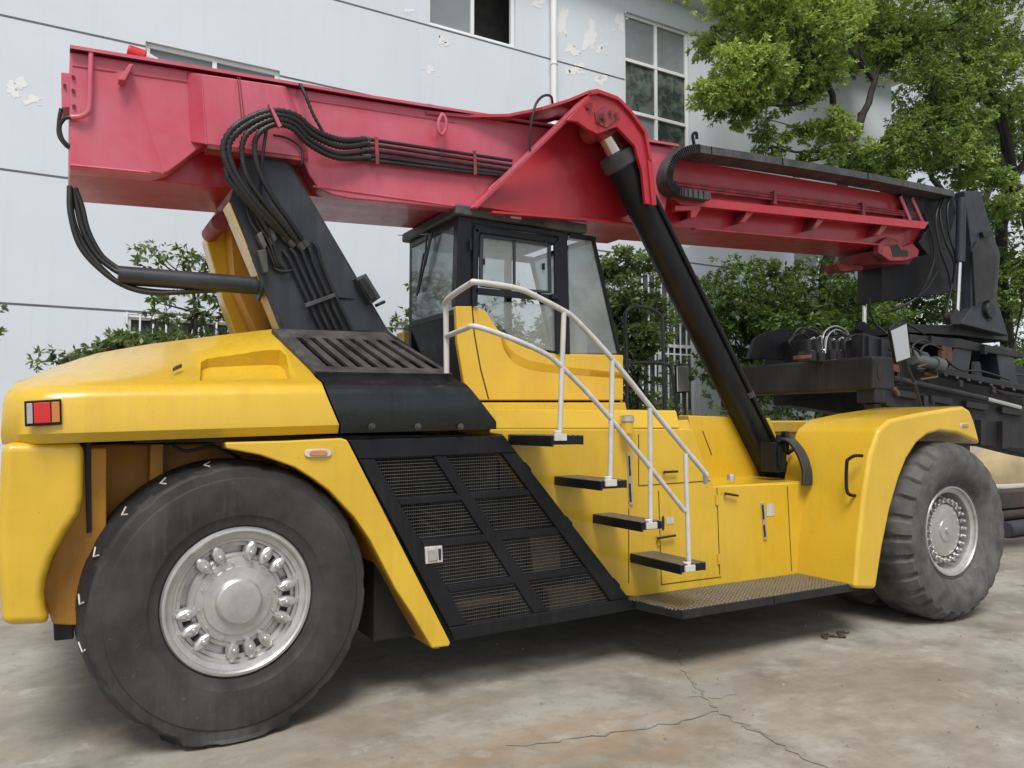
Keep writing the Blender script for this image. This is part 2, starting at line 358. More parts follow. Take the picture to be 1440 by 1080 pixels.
# (x0, x1, z0, z1, mullion xs, transom zs, kind)
wins = [(-5.2, -3.4, 5.05, 7.08, [-4.3], [], 'plain'), (0.92, 2.80, 5.05, 7.16, [1.86], [6.5], 'plain'),
        (5.27, 7.0, 5.05, 7.16, [6.15], [6.5], 'plain'), (5.27, 7.0, 8.55, 10.0, [6.15], [], 'open'),
        (0.92, 2.80, 8.55, 10.0, [1.86], [], 'plain'),
        (9.5, 11.2, 5.35, 9.92, [10.35], [6.9, 7.93, 8.97], 'stair'), (9.5, 11.3, 1.5, 4.75, [10.4], [3.3], 'barred'),
        (0.76, 2.60, 1.7, 3.25, [1.7], [], 'barred'), (5.2, 7.0, 1.5, 3.25, [6.1], [], 'barred'), (14.3, 16.2, 5.05, 7.05, [15.2], [6.5], 'plain')]
X0, X1, Z1 = -30.0, 18.0, 10.45
building = thing('office_building', 'pale blue-grey rendered two storey building with peeling paint behind the yellow machine', 'building', (2, BY, 0))
gx = sorted({X0, X1} | {v for q in wins for v in q[:2]}); gz = sorted({0.0, Z1} | {v for q in wins for v in q[2:4]})
wm = MB()
for i in range(len(gx) - 1):
    for j in range(len(gz) - 1):
        cx, cz = (gx[i] + gx[i + 1]) / 2, (gz[j] + gz[j + 1]) / 2
        if any(q[0] < cx < q[1] and q[2] < cz < q[3] for q in wins): continue
        wm.add([(gx[i], BY, gz[j]), (gx[i + 1], BY, gz[j]), (gx[i + 1], BY, gz[j + 1]), (gx[i], BY, gz[j + 1])], [[0, 1, 2, 3]])
for q in wins:                                        # reveals
    a0, a1, b0, b1 = q[:4]; D = 0.22
    wm.add([(a0, BY, b0), (a1, BY, b0), (a1, BY, b1), (a0, BY, b1), (a0, BY + D, b0), (a1, BY + D, b0), (a1, BY + D, b1), (a0, BY + D, b1)],
           [[0, 1, 5, 4], [1, 2, 6, 5], [2, 3, 7, 6], [3, 0, 4, 7]])
wm.add([(X1, BY, 0), (X1, BY + 10, 0), (X1, BY + 10, Z1), (X1, BY, Z1)], [[0, 1, 2, 3]])
wall = wm.build('wall', WALL, building, flat=True)
MB().box(X0, X1 + 0.5, BY - 0.45, BY + 10, Z1, Z1 + 0.45).build('roof', SOFFIT, building, 0.02)
for z in (3.29, 5.04, 7.08, 8.52):
    segs = [(X0, X1)]
    for q in wins:
        if q[2] - 0.02 < z < q[3] + 0.02:
            segs = [s for a, bb in segs for s in ((a, min(bb, q[0])), (max(a, q[1]), bb)) if s[1] - s[0] > 0.05]
    gmb = MB()
    for a, bb in segs: gmb.box(a, bb, BY - 0.003, BY + 0.01, z - 0.014, z + 0.014)
    gmb.build('groove', GROOVE, building)
for (a0, a1, b0, b1, mul, tra, kind) in wins:
    fy0, fy1 = BY + 0.05, BY + 0.12; fw = 0.065; fm = MB()
    fm.box(a0, a0 + fw, fy0, fy1, b0, b1); fm.box(a1 - fw, a1, fy0, fy1, b0, b1)
    fm.box(a0 + fw, a1 - fw, fy0, fy1, b0, b0 + fw); fm.box(a0 + fw, a1 - fw, fy0, fy1, b1 - fw, b1)
    for x in mul: fm.box(x - fw / 2, x + fw / 2, fy0 - 0.004, fy1 - 0.004, b0 + fw, b1 - fw)
    for z in tra: fm.box(a0 + fw, a1 - fw, fy0 - 0.008, fy1 - 0.008, z - fw / 2, z + fw / 2)
    win = fm.build('window', FRAME, building, 0.006)
    pm_ = MB()
    if kind == 'open':
        pm_.box(a0 + fw, mul[0], BY + 0.09, BY + 0.10, b0 + fw, b1 - fw)
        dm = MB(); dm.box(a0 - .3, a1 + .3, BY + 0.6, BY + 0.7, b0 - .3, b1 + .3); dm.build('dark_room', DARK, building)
    else: pm_.box(a0 + 0.01, a1 - 0.01, BY + 0.09, BY + 0.10, b0 + 0.01, b1 - 0.01)
    pm_.build('pane', PANED if kind in ('barred',) else PANE, win)
    if kind == 'stair':
        d2 = MB(); d2.box(10.35 + .035, 11.2 - fw, BY + 0.080, BY + 0.088, 7.93 + .035, 8.97 - .035); d2.box(9.5 + fw, 10.35 - .035, BY + 0.080, BY + 0.088, 7.93 + .035, 8.97 - .035)
        d2.box(10.35 + .035, 11.2 - fw, BY + 0.080, BY + 0.088, 6.9 + .035, 7.93 - .035); d2.build('pane', PANED, win, label='darker pane with reflected trees put into its colour')
    if kind == 'barred':
        gb = MB(); nb = int((a1 - a0) / 0.16)
        for k in range(nb + 1):
            x = a0 + (a1 - a0) * k / nb; gb.box(x - 0.011, x + 0.011, BY - 0.09, BY - 0.068, b0 - 0.05, b1 + 0.02)
        for z in (b0, (b0 + b1) / 2, b1 - 0.03): gb.box(a0 - 0.03, a1 + 0.03, BY - 0.068, BY - 0.04, z - 0.012, z + 0.012)
        gb.build('window_grille', FRAME, building)
dp = MB(); dp.tube([(7.78, BY - 0.08, 0.1), (7.78, BY - 0.08, Z1 - 0.05)], 0.062, 16)
dpo = dp.build('drainpipe', FRAME, building)
cl = MB()
for z in (1.2, 3.0, 4.8, 6.6, 8.4, 9.9): cl.lathe([(0.07, -0.02), (0.075, 0), (0.07, 0.02)], (7.78, BY - 0.08, z), 'z', 16)
build_each(cl, 'pipe_clamp', FRAME, dpo)
def blob(px, py, rx, ry, mb, Y=BY - 0.003, n=44):
    pts = []; ph = [random.uniform(0, 6.28) for _ in range(4)]
    for k in range(n):
        a = 2 * math.pi * k / n
        q = 1 + 0.28 * math.sin(2 * a + ph[0]) + 0.22 * math.sin(3 * a + ph[1]) + 0.16 * math.sin(5 * a + ph[2]) + 0.12 * math.sin(9 * a + ph[3]) + random.uniform(-.16, .16)
        pts.append(T(px + rx * q * math.cos(a), py + ry * q * math.sin(a), Y))
    mb.add(pts, [list(range(n))])
for px, py, rx, ry in ((789, 32, 10, 24), (830, 52, 10, 24), (805, 70, 13, 9), (810, 98, 14, 10), (846, 112, 10, 9), (872, 30, 6, 16), (758, 4, 12, 7), (843, 70, 6, 6),
                       (22, 122, 15, 15), (45, 140, 16, 6), (620, 55, 5, 6), (628, 62, 6, 3), (605, 98, 7, 6), (990, 50, 6, 5), (575, 15, 8, 4)):
    mb = MB(); blob(px, py, rx * .82, ry * .82, mb)
    for _ in range(3): blob(px + random.uniform(-1.7, 1.7) * rx, py + random.uniform(-1.6, 1.6) * ry, random.uniform(1, 2.6), random.uniform(1, 2.6), mb, n=12)
    build_each(mb, 'peeled_patch', PEEL, building, flat=True)
    continue
    mb.build('peeled_patch', PEEL, building, flat=True)

# ================================================================== REACH STACKER
rs = thing('reach_stacker', 'yellow reach stacker with faded red boom, black mast and white stair rail', 'container handler', (3.9, YC, 0))

# ---- chassis: the core between the wheels
ch = MB()
ch.box(0.10, 2.35, 5.05, 7.25, 0.62, 1.62)
ch.build('rear_frame', YEL_SHADE, rs, 0.02)
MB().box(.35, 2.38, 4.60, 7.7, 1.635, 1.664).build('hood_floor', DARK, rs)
MB().box(1.75, 5.65, 4.78, 7.55, .36, 1.0).build('belly_light_block', DARK, rs, .01)  # dark box added to stop light coming in under the chassis
ch = MB(); ch.box(5.7, 8.0, 5.25, 7.05, 0.45, 1.15); ch.build('main_frame', STEEL_D, rs, 0.02)
ax = MB(); ax.tube([(0.85, 4.95, 0.75), (0.85, 7.35, 0.75)], 0.2, 20); ax.build('rear_axle', STEEL_D, rs)
ax = MB(); ax.tube([(6.92, 4.9, 0.785), (6.92, 7.4, 0.785)], 0.3, 20); ax.build('front_axle', STEEL_D, rs)

# ---- counterweight hood (yellow) and louvred hood (black), both lofted across the full width
PN = [(4.52, 0), (4.49, 1), (4.49, 2), (4.515, 3), (4.58, 4), (4.70, 5), (5.30, 6), (5.6, 7), (YC, 8)]
def hood_rows(xr, xf, zrow, plan, nst, tabt=None):
    rows = []
    for i in range(nst):
        t_ = i / (nst - 1)
        if tabt: t_ = interp(t_, tabt)
        half = []
        for (Y, j) in PN:
            X = xr[j] + (xf[j] - xr[j]) * t_
            half.append(Vector((X, Y + plan(X, j), zrow(X, j))))
        far = [Vector((p.x, 2 * YC - p.y, p.z)) for p in half[-2::-1]]
        rows.append(half + far)
    return rows
def zr_cw(X, j):
    zb = interp(X, [(-.25, 1.632), (1.43, 1.680)]); zc = interp(X, [(-.25, 1.90), (0.1, 1.925), (1.3, 1.965), (2.4, 1.975)])
    zt = interp(X, [(-.25, 1.955), (-.1, 2.04), (.166, 2.155), (.45, 2.225), (.764, 2.285), (1.23, 2.37), (2.4, 2.30)])
    return [zb, zb + .05, zc - .06, zc - .018, zc + .015, zc + .05, zt, zt + .015, zt + .02][j]
def plan_cw(X, j):
    return 0.20 * max(0.0, (0.02 - X) / 0.28) ** 2.2 + (0.02 if j == 0 else 0)
xf = [T(478, 610, 4.5).x, T(476, 600, 4.5).x, T(458, 552, 4.5).x, T(456, 545, 4.5).x, T(452, 538, 4.58).x, T(444, 528, 4.7).x, T(388, 463, 5.3).x, T(388, 463, 5.3).x + .05, T(388, 463, 5.3).x + .05]
xr = [-.25, -.255, -.25, -.24, -.225, -.205, -.12, -.1, -.09]
rows = hood_rows(xr, xf, zr_cw, plan_cw, 22, [(0, 0), (0.4, 0.12), (1, 1)])
cwm = MB().grid(rows, wrap=True, caps=True); cw = cwm.build('counterweight', YEL, rs, angle=50)
cm = MB()
SP0, SN = Vector((0.8, 4.58, 1.99)), Vector((0, -(2.29 - 1.99), (5.3 - 4.58))).normalized()
pk = [hit(a, b_, SP0, SN) for a, b_ in ((283, 503), (292, 499), (370, 496), (393, 497), (402, 503), (410, 527), (282, 527))]
cm.prism([p + SN * 0.05 for p in pk], SN * -0.13); cut(cw, cm)
xr2 = [x + 0.012 for x in xf]
xf2 = [T(700, 606, 4.5).x, T(697, 600, 4.5).x, T(668, 556, 4.5).x, T(663, 548, 4.5).x, T(655, 540, 4.58).x, T(642, 530, 4.7).x, T(546, 470, 5.3).x, T(546, 470, 5.3).x, T(546, 470, 5.3).x]
def zr_hd(X, j):
    zb = interp(X, [(1.43, 1.680), (2.5, 1.70)]); zc = interp(X, [(1.3, 1.965), (2.5, 1.985)]); zt = interp(X, [(1.23, 2.37), (2.2, 2.41)])
    return [zb, zb + .05, zc - .06, zc - .018, zc + .015, zc + .05, zt, zt + .01, zt + .01][j]
rows = hood_rows(xr2, xf2, zr_hd, lambda X, j: 0.0, 8)
hood = MB().grid(rows, wrap=True, caps=True).build('engine_hood', HOODB, rs, angle=50)
HP0, HN = Vector((1.6, 4.70, 2.03)), Vector((0, -(2.39 - 2.03), (5.3 - 4.70))).normalized()
cm = MB()
for k in range(8):
    f = k / 7
    a = (421 + (552 - 421) * f, 478 + 4 * f); c = (463 + (612 - 463) * f, 516 + 3 * f); wd = 4.2
    q = [(a[0] - wd, a[1]), (a[0] + wd, a[1] - 1), (c[0] + wd, c[1]), (c[0] - wd, c[1] + 1)]
    cm.prism([hit(x, y, HP0, HN) + HN * 0.06 for x, y in q], HN * -0.16)
cut(hood, cm)
# dusty louvre plate skin laid on the hood slope between the slots
dm = MB()
for a, c in (((398, 466), (458, 524)), ):
    q = [(392, 466), (540, 471), (640, 527), (452, 524)]
for k in range(9):
    f0, f1 = (k - 0.5 + 0.14) / 7 if k else -0.22, (k + 0.5 - 0.64) / 7 if k < 8 else 1.16
    f0 = -0.2 if k == 0 else ((k - 1) / 7 + 0.034); f1 = 1.08 if k == 8 else (k / 7 - 0.034)
    p = lambda f, s: (421 + (552 - 421) * f + ((463 + (612 - 463) * f) - (421 + (552 - 421) * f)) * s, 478 + 4 * f + (38 - f) * s)
    q = [p(f0, -0.05), p(f1, -0.05), p(f1, 1.05), p(f0, 1.05)]
    dm.prism([hit(x, y, HP0, HN) + HN * 0.012 for x, y in q], HN * -0.03)
for s0, s1 in ((-.34, -.04), (1.04, 1.24)):
    q = [p(-.2, s0), p(1.08, s0), p(1.06, s1), p(-.2, s1)]; dm.prism([hit(x, y, HP0, HN) + HN * 0.0125 for x, y in q], HN * -0.03)
dm.build('louvre_plate', LOUV, rs, 0.003)
bo = MB()
for px, py in ((523, 600), (588, 600), (648, 600)):
    p = T(px, py, 4.49); bo.lathe([(0.0, -.014), (.012, -.014), (.014, -.004), (.022, -.003), (.022, .004)], p, 'y', 12)
build_each(bo, 'hood_bolt', BLKD, rs)

# ---- lower counterweight
lc = MB()
lc.slab([(2, 622), (118, 622), (117, 700), (113, 722), (95, 748), (76, 783), (65, 815), (62, 835), (64, 858), (72, 879), (2, 882), (-6, 760)], 4.56, 2 * YC - 4.56)
lc.build('lower_counterweight', YEL, rs, 0.05, 4)
MB().slab([(74, 862), (104, 858), (104, 899), (76, 902)], 4.8, 5.0).build('tow_bracket', STEEL_D, rs, 0.01)
MB().slab([(118, 630), (150, 630), (150, 860), (106, 880), (74, 878), (58, 830), (92, 735)], 4.74, 4.80).build('well_panel', YEL_SHADE, rs, 0.01)
sb = MB(); sb.slab([(119, 622), (128, 622), (129, 748), (122, 750)], 4.72, 4.78); sb.build('stay_bar', STEEL_D, rs, 0.004)
wl = MB(); wl.tube(smooth_path([T(240, 625, 4.75), T(262, 634, 4.72), T(300, 628, 4.7), T(330, 640, 4.75), T(350, 655, 4.8)]), 0.010, 8); wl.build('cable', HOSE, rs)
bt = MB(); bt.box(.45, .52, 4.9, 5.07, 1.30, 1.62); bt.box(1.15, 1.25, 4.8, 5.07, 1.40, 1.62); bt.box(.12, .5, 4.95, 5.07, 1.08, 1.13); build_each(bt, 'well_bracket', YEL_SHADE, rs, bevel=.006)

# ---- rear lamp, side markers
def lamp_set(Y, quad, name='tail_lamp'):
    pts = TT(quad, Y)
    fr = MB().prism([p + Vector((0, -0.012, 0)) for p in pts], (0, 0.03, 0)).build(name, BLK, rs, 0.004)
    def lerp2(u, v): return pts[0].lerp(pts[1], u).lerp(pts[3].lerp(pts[2], u), v)
    for u0, u1, m, nm in ((0.06, 0.22, CLEARL, 'clear_lens'), (0.25, 0.70, REDL, 'red_lens'), (0.73, 0.95, AMBER, 'amber_lens')):
        MB().prism([lerp2(a, c) + Vector((0, -0.018, 0)) for a, c in ((u0, .1), (u1, .1), (u1, .9), (u0, .9))], (0, 0.02, 0)).build(nm, m, fr, 0.003)
lamp_set(4.485, [(34, 564), (86, 561), (87, 597), (35, 600)])
def marker(px, py, Y, s=1.0):
    c = T(px, py, Y); L = 0.078 * s
    ring = [c + Vector((L * math.copysign(abs(math.cos(a)) ** .6, math.cos(a)), -0.008, .024 * s * math.copysign(abs(math.sin(a)) ** .6, math.sin(a)))) for a in [2 * math.pi * k / 28 for k in range(28)]]
    o = MB().prism(ring, (0, .012, 0)).build('side_marker', WHT, rs, .003)
    r2 = [c + (p - c) * .66 + Vector((0, -.012, 0)) for p in ring]
    MB().prism(r2, (0, .02, 0)).build('amber_lens', ORANGE, o, .003)
marker(447, 637, 4.475)
marker(1356, 598, 4.095, 0.9)

# ---- rear fender strip
fs_px = [(317, 622), (400, 620), (480, 616), (489, 619), (634, 904), (632, 909), (608, 912), (581, 866), (556, 828), (520, 759), (498, 727), (480, 708), (463, 690), (440, 673), (414, 657), (366, 640), (318, 631)]
MB().slab(fs_px, 4.48, 4.55).build('rear_fender', YEL, rs, 0.012, 3)
MB().slab([(318, 631), (366, 640), (414, 657), (440, 673), (463, 690), (480, 708), (498, 727), (520, 759), (556, 820), (581, 866), (608, 912), (618, 912), (560, 800), (500, 715), (440, 660), (360, 628), (318, 622)], 4.56, 5.0).build('fender_liner', YEL_SHADE, rs)

# ---- mesh door
Ym = 4.53
A, B_, C_, D_ = (489, 618), (709, 612), (897, 857), (641, 901)
def mp(u, v):                                        # u across, v down the parallelogram, in photo px then on the door plane
    x = (A[0] * (1 - u) + B_[0] * u) * (1 - v) + (D_[0] * (1 - u) + C_[0] * u) * v
    y = (A[1] * (1 - u) + B_[1] * u) * (1 - v) + (D_[1] * (1 - u) + C_[1] * u) * v
    return T(x, y, Ym)
def quadp(u0, u1, v0, v1, off=0.0, th=0.05):
    return [mp(u0, v0) + Vector((0, off, 0)), mp(u1, v0) + Vector((0, off, 0)), mp(u1, v1) + Vector((0, off, 0)), mp(u0, v1) + Vector((0, off, 0))], (0, th, 0)
fm = MB()
for q in ((0, 1, 0, .10), (0, 1, .935, 1), (0, .105, .10, .935), (.90, 1, .10, .935)): fm.prism(*quadp(*q, th=.045))
mdoor = fm.build('mesh_door', BLK, rs, 0.010)
bm_ = MB()
bm_.prism(*quadp(.475, .555, .10, .935, .006, .03))
for v0, v1 in ((.30, .335), (.515, .555), (.74, .775)): bm_.prism(*quadp(.105, .90, v0, v1, .008, .03))
bm_.build('cross_bar', BLK, mdoor, 0.006)
wire = MB()
WIRE = paint('mesh_wire', (0.085, 0.085, 0.083), (0.14, 0.138, 0.13), (0.26, 0.24, 0.21), 0.4, 0.6, dirt_amt=0.5)
nv = 50
for k in range(nv + 1):
    v = .10 + (.935 - .10) * k / nv
    wire.bar(mp(.10, v) + Vector((0, .026, 0)), mp(.905, v) + Vector((0, .026, 0)), .003, .0034)
nu = 64; wup = MB()
P00, P10, P01, P11 = mp(.10, .09), mp(.905, .09), mp(.10, .94), mp(.905, .94)
for k in range(-nu, nu * 2):                         # upright wires, clipped to the leaning outline
    x = P00.x + (P10.x - P00.x) * k / nu
    zs = []
    pl = [P00, P10, P11, P01]
    for i in range(4):
        a, c = pl[i], pl[(i + 1) % 4]
        if (a.x - x) * (c.x - x) < 0: f = (x - a.x) / (c.x - a.x); zs.append(a.z + (c.z - a.z) * f)
    if len(zs) == 2 and abs(zs[0] - zs[1]) > .02:
        wup.bar((x, Ym + .030, min(zs)), (x, Ym + .030, max(zs)), .0018, .0018)
wup.build('wire_mesh', BLKD, mdoor, flat=True); wire.build('wire_mesh', WIRE, mdoor, flat=True)
lt = MB().prism([p + Vector((0, -.012, 0)) for p in TT([(597, 769), (621, 767), (622, 790), (598, 793)], Ym)], (0, .02, 0)).build('door_latch', WHT, mdoor, .004)
MB().prism([p + Vector((0, -.02, 0)) for p in TT([(600, 773), (613, 772), (614, 787), (601, 789)], Ym)], (0, .012, 0)).build('latch_handle', SILV, lt, .003)
MB().prism([p + Vector((0, -.0155, 0)) for p in TT([(615, 771), (619, 771), (619, 787), (616, 787)], Ym)], (0, .006, 0)).build('latch_slot', DARK, lt)
hg = MB()
for px, py in ((743, 655), (801, 731), (868, 818)): hg.slab([(px - 4, py - 5), (px + 4, py + 4), (px + 4, py + 9), (px - 4, py + 1)], Ym + .0, Ym + .1)
build_each(hg, 'door_hinge', BLK, rs)
# what sits behind the mesh
MB().slab([(500, 622), (706, 616), (890, 852), (646, 892)], 5.02, 5.1).build('dark_backing', DARK, rs)  # black sheet: the darkness behind the mesh put into its colour
rd = MB(); rd.slab([(745, 752), (786, 750), (790, 810), (750, 812)], 4.66, 4.74); rd.slab([(630, 852), (740, 834), (742, 842), (632, 860)], 4.66, 4.74); rd.slab([(770, 828), (850, 818), (868, 846), (775, 866)], 4.66, 4.74); rd.slab([(760, 690), (790, 690), (800, 712), (770, 715)], 4.8, 5.0)
build_each(rd, 'radiator', BROWN, rs, bevel=.01)
rl = MB()
for k in range(7):
    rl.tube(smooth_path([T(540 + 12 * k, 650 + 20 * k, 4.85), T(600 + 10 * k, 660 + 24 * k, 4.8), T(690 + 5 * k, 640 + 30 * k, 4.9)], 5), .02, 8)
build_each(rl, 'engine_hose', HOSE, rs)

# ---- side tank (yellow) with stairs
Yw = 4.67
tank = MB(); tank.slab([(690, 603), (975, 603), (1000, 676), (1003, 684), (1146, 678), (1133, 806), (1000, 836), (905, 842), (880, 838), (706, 612), (690, 610)], Yw, 5.3)
tko = tank.build('side_tank', YEL, rs, 0.012)
tt = MB()                                             # chamfered upper edge
z0 = T(860, 603, Yw).z; z1 = T(860, 576, Yw + .06).z
xa, xb, xc = T(690, 603, Yw).x, T(974, 603, Yw).x, T(960, 590, Yw).x
tt.prism([(xa - .3, Yw + .002, z0), (xa - .3, Yw + .05, z1), (xa - .3, 5.6, z1), (xa - .3, 5.6, z0)], (xb - xa + .18, 0, 0))
tt.build('tank_top', YEL, rs, 0.014, 3)
fr_ = MB(); fr_.prism([T(968, 590, Yw + .05), T(999, 676, Yw + .004), T(999, 676, Yw + .004) + Vector((0, .9, 0)), T(968, 590, Yw + .05) + Vector((0, .85, 0))], (-.25, 0, -.02)); fr_.build('tank_end', YEL, rs, .01)
# back wall of the cylinder bay
bw = MB(); bw.slab([(968, 584), (1083, 588), (1120, 690), (985, 690)], 5.36, 5.5); bw.build('bay_wall', YEL, rs, .01)
dk = MB(); zt_ = T(1060, 681, Yw).z; dk.box(T(1000, 684, Yw).x, 5.75, Yw + .01, 5.4, zt_ - .3, zt_ + .003); dk.build('bay_deck', YEL, rs, .006)
sm = MB()
def seam(pts, Y=Yw, w=.006):
    P = TT(pts, Y)
    for a, c in zip(P[:-1], P[1:]): sm.bar(a, c, .006, w, (0, 0, 1) if abs((c - a).normalized().z) < .7 else (1, 0, 0))
seam([(898, 611), (898, 683), (998, 676)]); seam([(926, 690), (930, 822), (1014, 811)]); seam([(1008, 686), (1012, 808)]); seam([(1107, 684), (1113, 803)]); seam([(884, 820), (884, 715)]); seam([(1001, 640), (988, 606)])
build_each(sm, 'panel_seam', SEAM, rs)
hd = MB()
for x0, y0, x1, y1 in ((884, 637, 887, 710), (1072, 706, 1076, 759)):
    a, c = T(x0, y0, Yw - .004), T(x1, y1, Yw - .004); hd.bar(a, c, .02, .035, (1, 0, 0))
hdo = build_each(hd, 'recessed_handle', SILV, rs, bevel=.004)
hk = MB()
for x0, y0, x1, y1 in ((884.5, 641, 886, 669), (885.5, 680, 887, 706), (1072.5, 710, 1074, 730), (1074.5, 738, 1076, 755)):
    hk.bar(T(x0, y0, Yw - .015), T(x1, y1, Yw - .015), .006, .016, (1, 0, 0))
for i_, pr in enumerate(zip(hdo, (0, 1))): pass
hk_all = build_each(hk, 'handle_slot', DARK, hdo[0])
for o_h in hk_all[2:]: o_h.parent = hdo[1]
kn = MB()
for (x0, y0), (x1, y1) in (((925, 757), (950, 753)), ((934, 664), (953, 663)), ((1020, 694), (1038, 697))):
    kn.tube([T(x0, y0, Yw - .03), T(x1, y1, Yw - .03)], .009, 8); kn.tube([T(x0, y0, Yw - .03), T(x0, y0, Yw)], .008, 8)
build_each(kn, 'door_catch', STEEL_D, rs)
hn = MB()
for px, py in ((1008, 703), (1011, 786), (926, 760)): hn.tube([T(px, py - 7, Yw - .008), T(px, py + 7, Yw - .008)], .011, 8)
build_each(hn, 'door_hinge', YEL, rs)
lb = MB(); lb.prism([p + Vector((0, -.004, 0)) for p in TT([(937, 727), (947, 727), (947, 736), (937, 737)], Yw)], (0, .003, 0)); lb.prism([p + Vector((0, -.004, 0)) for p in TT([(1078, 709), (1088, 708), (1089, 725), (1078, 726)], Yw)], (0, .003, 0))
build_each(lb, 'white_label', WHT, rs)
sk = MB().prism([p + Vector((0, -.004, 0)) for p in TT([(930.5, 727), (933, 725), (934, 730), (934, 744), (931.5, 746), (930.5, 742)], Yw)], (0, .003, 0)); sk.build('key_slot', DARK, rs)
fc = MB(); p = T(882, 598, 4.60); fc.lathe([(0, .12), (.045, .12), (.05, .112), (.05, .085), (.046, .08), (.046, 0), (0, 0)], p - Vector((0, 0, .06)), 'z', 24); fco = fc.build('filler_neck', YEL, rs)
fc = MB(); fc.lathe([(0, .134), (.04, .134), (.052, .128), (.054, .09), (.0, .09)], p - Vector((0, 0, .06)), 'z', 24); fc.build('filler_cap', SILV, fco)
p = T(1028, 672, 4.8); fc = MB().lathe([(0, .05), (.03, .05), (.034, .04), (.034, 0)], p - Vector((0, 0, .02)), 'z', 16); fc.build('deck_cap', SILV, rs)

Yo = 4.12
stp = []
for k, (wx, wy0, wy1, ox, oy, ex) in enumerate(((712, 602, 622, 776, 612, 820), (778, 668, 684, 845, 676, 881), (832, 724, 741, 902, 734, 930), (882, 780, 797, 957, 794, 992))):
    a = T(ox, oy, Yo); z = a.z; x0 = a.x; x1 = T(ex, oy, Yo).x
    zb = T(ox, oy + (12 if k else 14), Yo).z
    o = MB().box(x0, x1, Yo, Yw - .002, z - .012, z).build('step', TREAD, rs, .003)
    sk_ = MB()                                        # the dark skirt under the tread
    sk_.box(x0 - .004, x0 + .012, Yo - .004, Yw - .003, zb - .01, z - .004); sk_.box(x1 - .012, x1 + .003, Yo - .002, Yw - .003, zb, z - .004); sk_.box(x0 + .012, x1 - .012, Yo - .004, Yo + .010, zb + .002, z - .004)
    sk_.build('step_skirt', BLK, o, .003); stp.append((x0, x1, z))
# lower walkway
pl = MB(); z = T(958, 858, 4.16).z; xl, xrr = T(958, 858, 4.16).x, T(1198, 818, 4.16).x
pl.prism([(xl, 4.16, z), (xrr, 4.16, z), (xrr + .0, Yw - .003, z), (xl - .12, Yw - .003, z)], (0, 0, -.012)); plo = pl.build('walkway', TREAD, rs, .003)
pe = MB(); pe.box(xl, (xl + xrr) / 2 - .004, 4.150, 4.165, z - .062, z - .003); pe.box((xl + xrr) / 2 + .004, xrr, 4.150, 4.165, z - .062, z - .003); pe.prism([(xl, 4.165, z - .003), (xl - .12, Yw - .01, z - .003), (xl - .12, Yw - .01, z - .062), (xl, 4.165, z - .062)], (.012, 0, 0))
pe.build('walkway_edge', STEEL_D, plo, .003)
# white handrail
def on(px, py, Y): return T(px, py, Y)
rail = MB(); r_ = .0185
up = [on(628, 525, 4.62), on(627, 440, 4.62), on(626, 427, 4.61), on(634, 417, 4.5), on(661, 399, 4.25), on(672, 397, 4.18), on(729, 406, Yo + .03), on(760, 420, Yo + .02), on(794, 438, Yo + .02), on(810, 450, Yo + .02), on(861, 505, Yo + .02), on(925, 585, Yo + .02), on(988, 661, Yo + .02), on(992, 668, Yo + .03), on(992, 679, Yo + .06)]
rail.tube(smooth_path(up, 5), r_, 12)
lo = [on(627.5, 473, 4.62), on(655, 462, 4.3), on(668, 459, 4.2), on(706, 471, Yo + .03), on(758, 493, Yo + .02), on(789, 515, Yo + .02), on(858, 588, Yo + .02), on(963, 719, Yo + .02)]
rail.tube(smooth_path(lo, 5), r_ * .92, 12)
for (x0, y0), (x1, y1) in (((793, 438), (787, 616)), ((861, 505), (858, 680)), ((914, 574), (915, 740)), ((964, 638), (969, 800))):
    rail.tube([on(x0, y0, Yo + .02), on(x1, y1, Yo + .02)], r_ * .92, 12)
ro = rail.build('handrail', WHT, rs)
for px, py in ((787, 615), (858, 679), (915, 739), (969, 799)):
    bs = MB(); p = on(px, py, Yo); bs.box(p.x - .045, p.x + .045, Yo - .018, Yo + .006, p.z - .022, p.z + .022); bs.lathe([(.028, -.01), (.028, .038), (.018, .044)], p + Vector((0, .02, 0)), 'z', 12)
    bs.build('rail_clamp', WHT, ro, .004)

# ---- front fender
XF = 5.70
fo = [(1203, 828), (1207, 770), (1216, 690), (1224, 640), (1236, 604), (1252, 590), (1290, 581), (1340, 573), (1356, 571), (1365, 577), (1371, 592), (1380, 625),
      (1366, 618), (1347, 610), (1322, 607), (1305, 612), (1290, 624), (1276, 646), (1265, 674), (1253, 716), (1242, 770), (1233, 829)]
ff = MB(); ff.slab(fo, 4.09, 4.93).build('front_fender', YEL, rs, 0.035, 4)
fb = MB(); fb.box(6.35, 7.9, 5.25, 7.05, .5, 1.70); fb.build('front_frame', YEL, rs, .02)
fb = MB(); fb.box(6.3, 7.35, 4.935, 7.36, 1.64, 1.765); fb.build('front_deck', YEL, rs, .02)
MB().box(5.70, 7.2, 7.37, 8.2, .5, 1.8).build('far_fender', YEL, rs, .05, 3)
hn = MB(); p0 = TX(1213, 641, XF - .02); p1 = TX(1205, 697, XF - .02); p2 = TX(1191, 690, XF - .12); p3 = TX(1191, 650, XF - .12)
hn.tube(smooth_path([p0, TX(1202, 641, XF - .08), TX(1193, 646, XF - .11), p3, TX(1190, 670, XF - .12), p2, TX(1196, 696, XF - .11), p1], 5), .014, 10)
hn.build('grab_handle', BLK, rs)

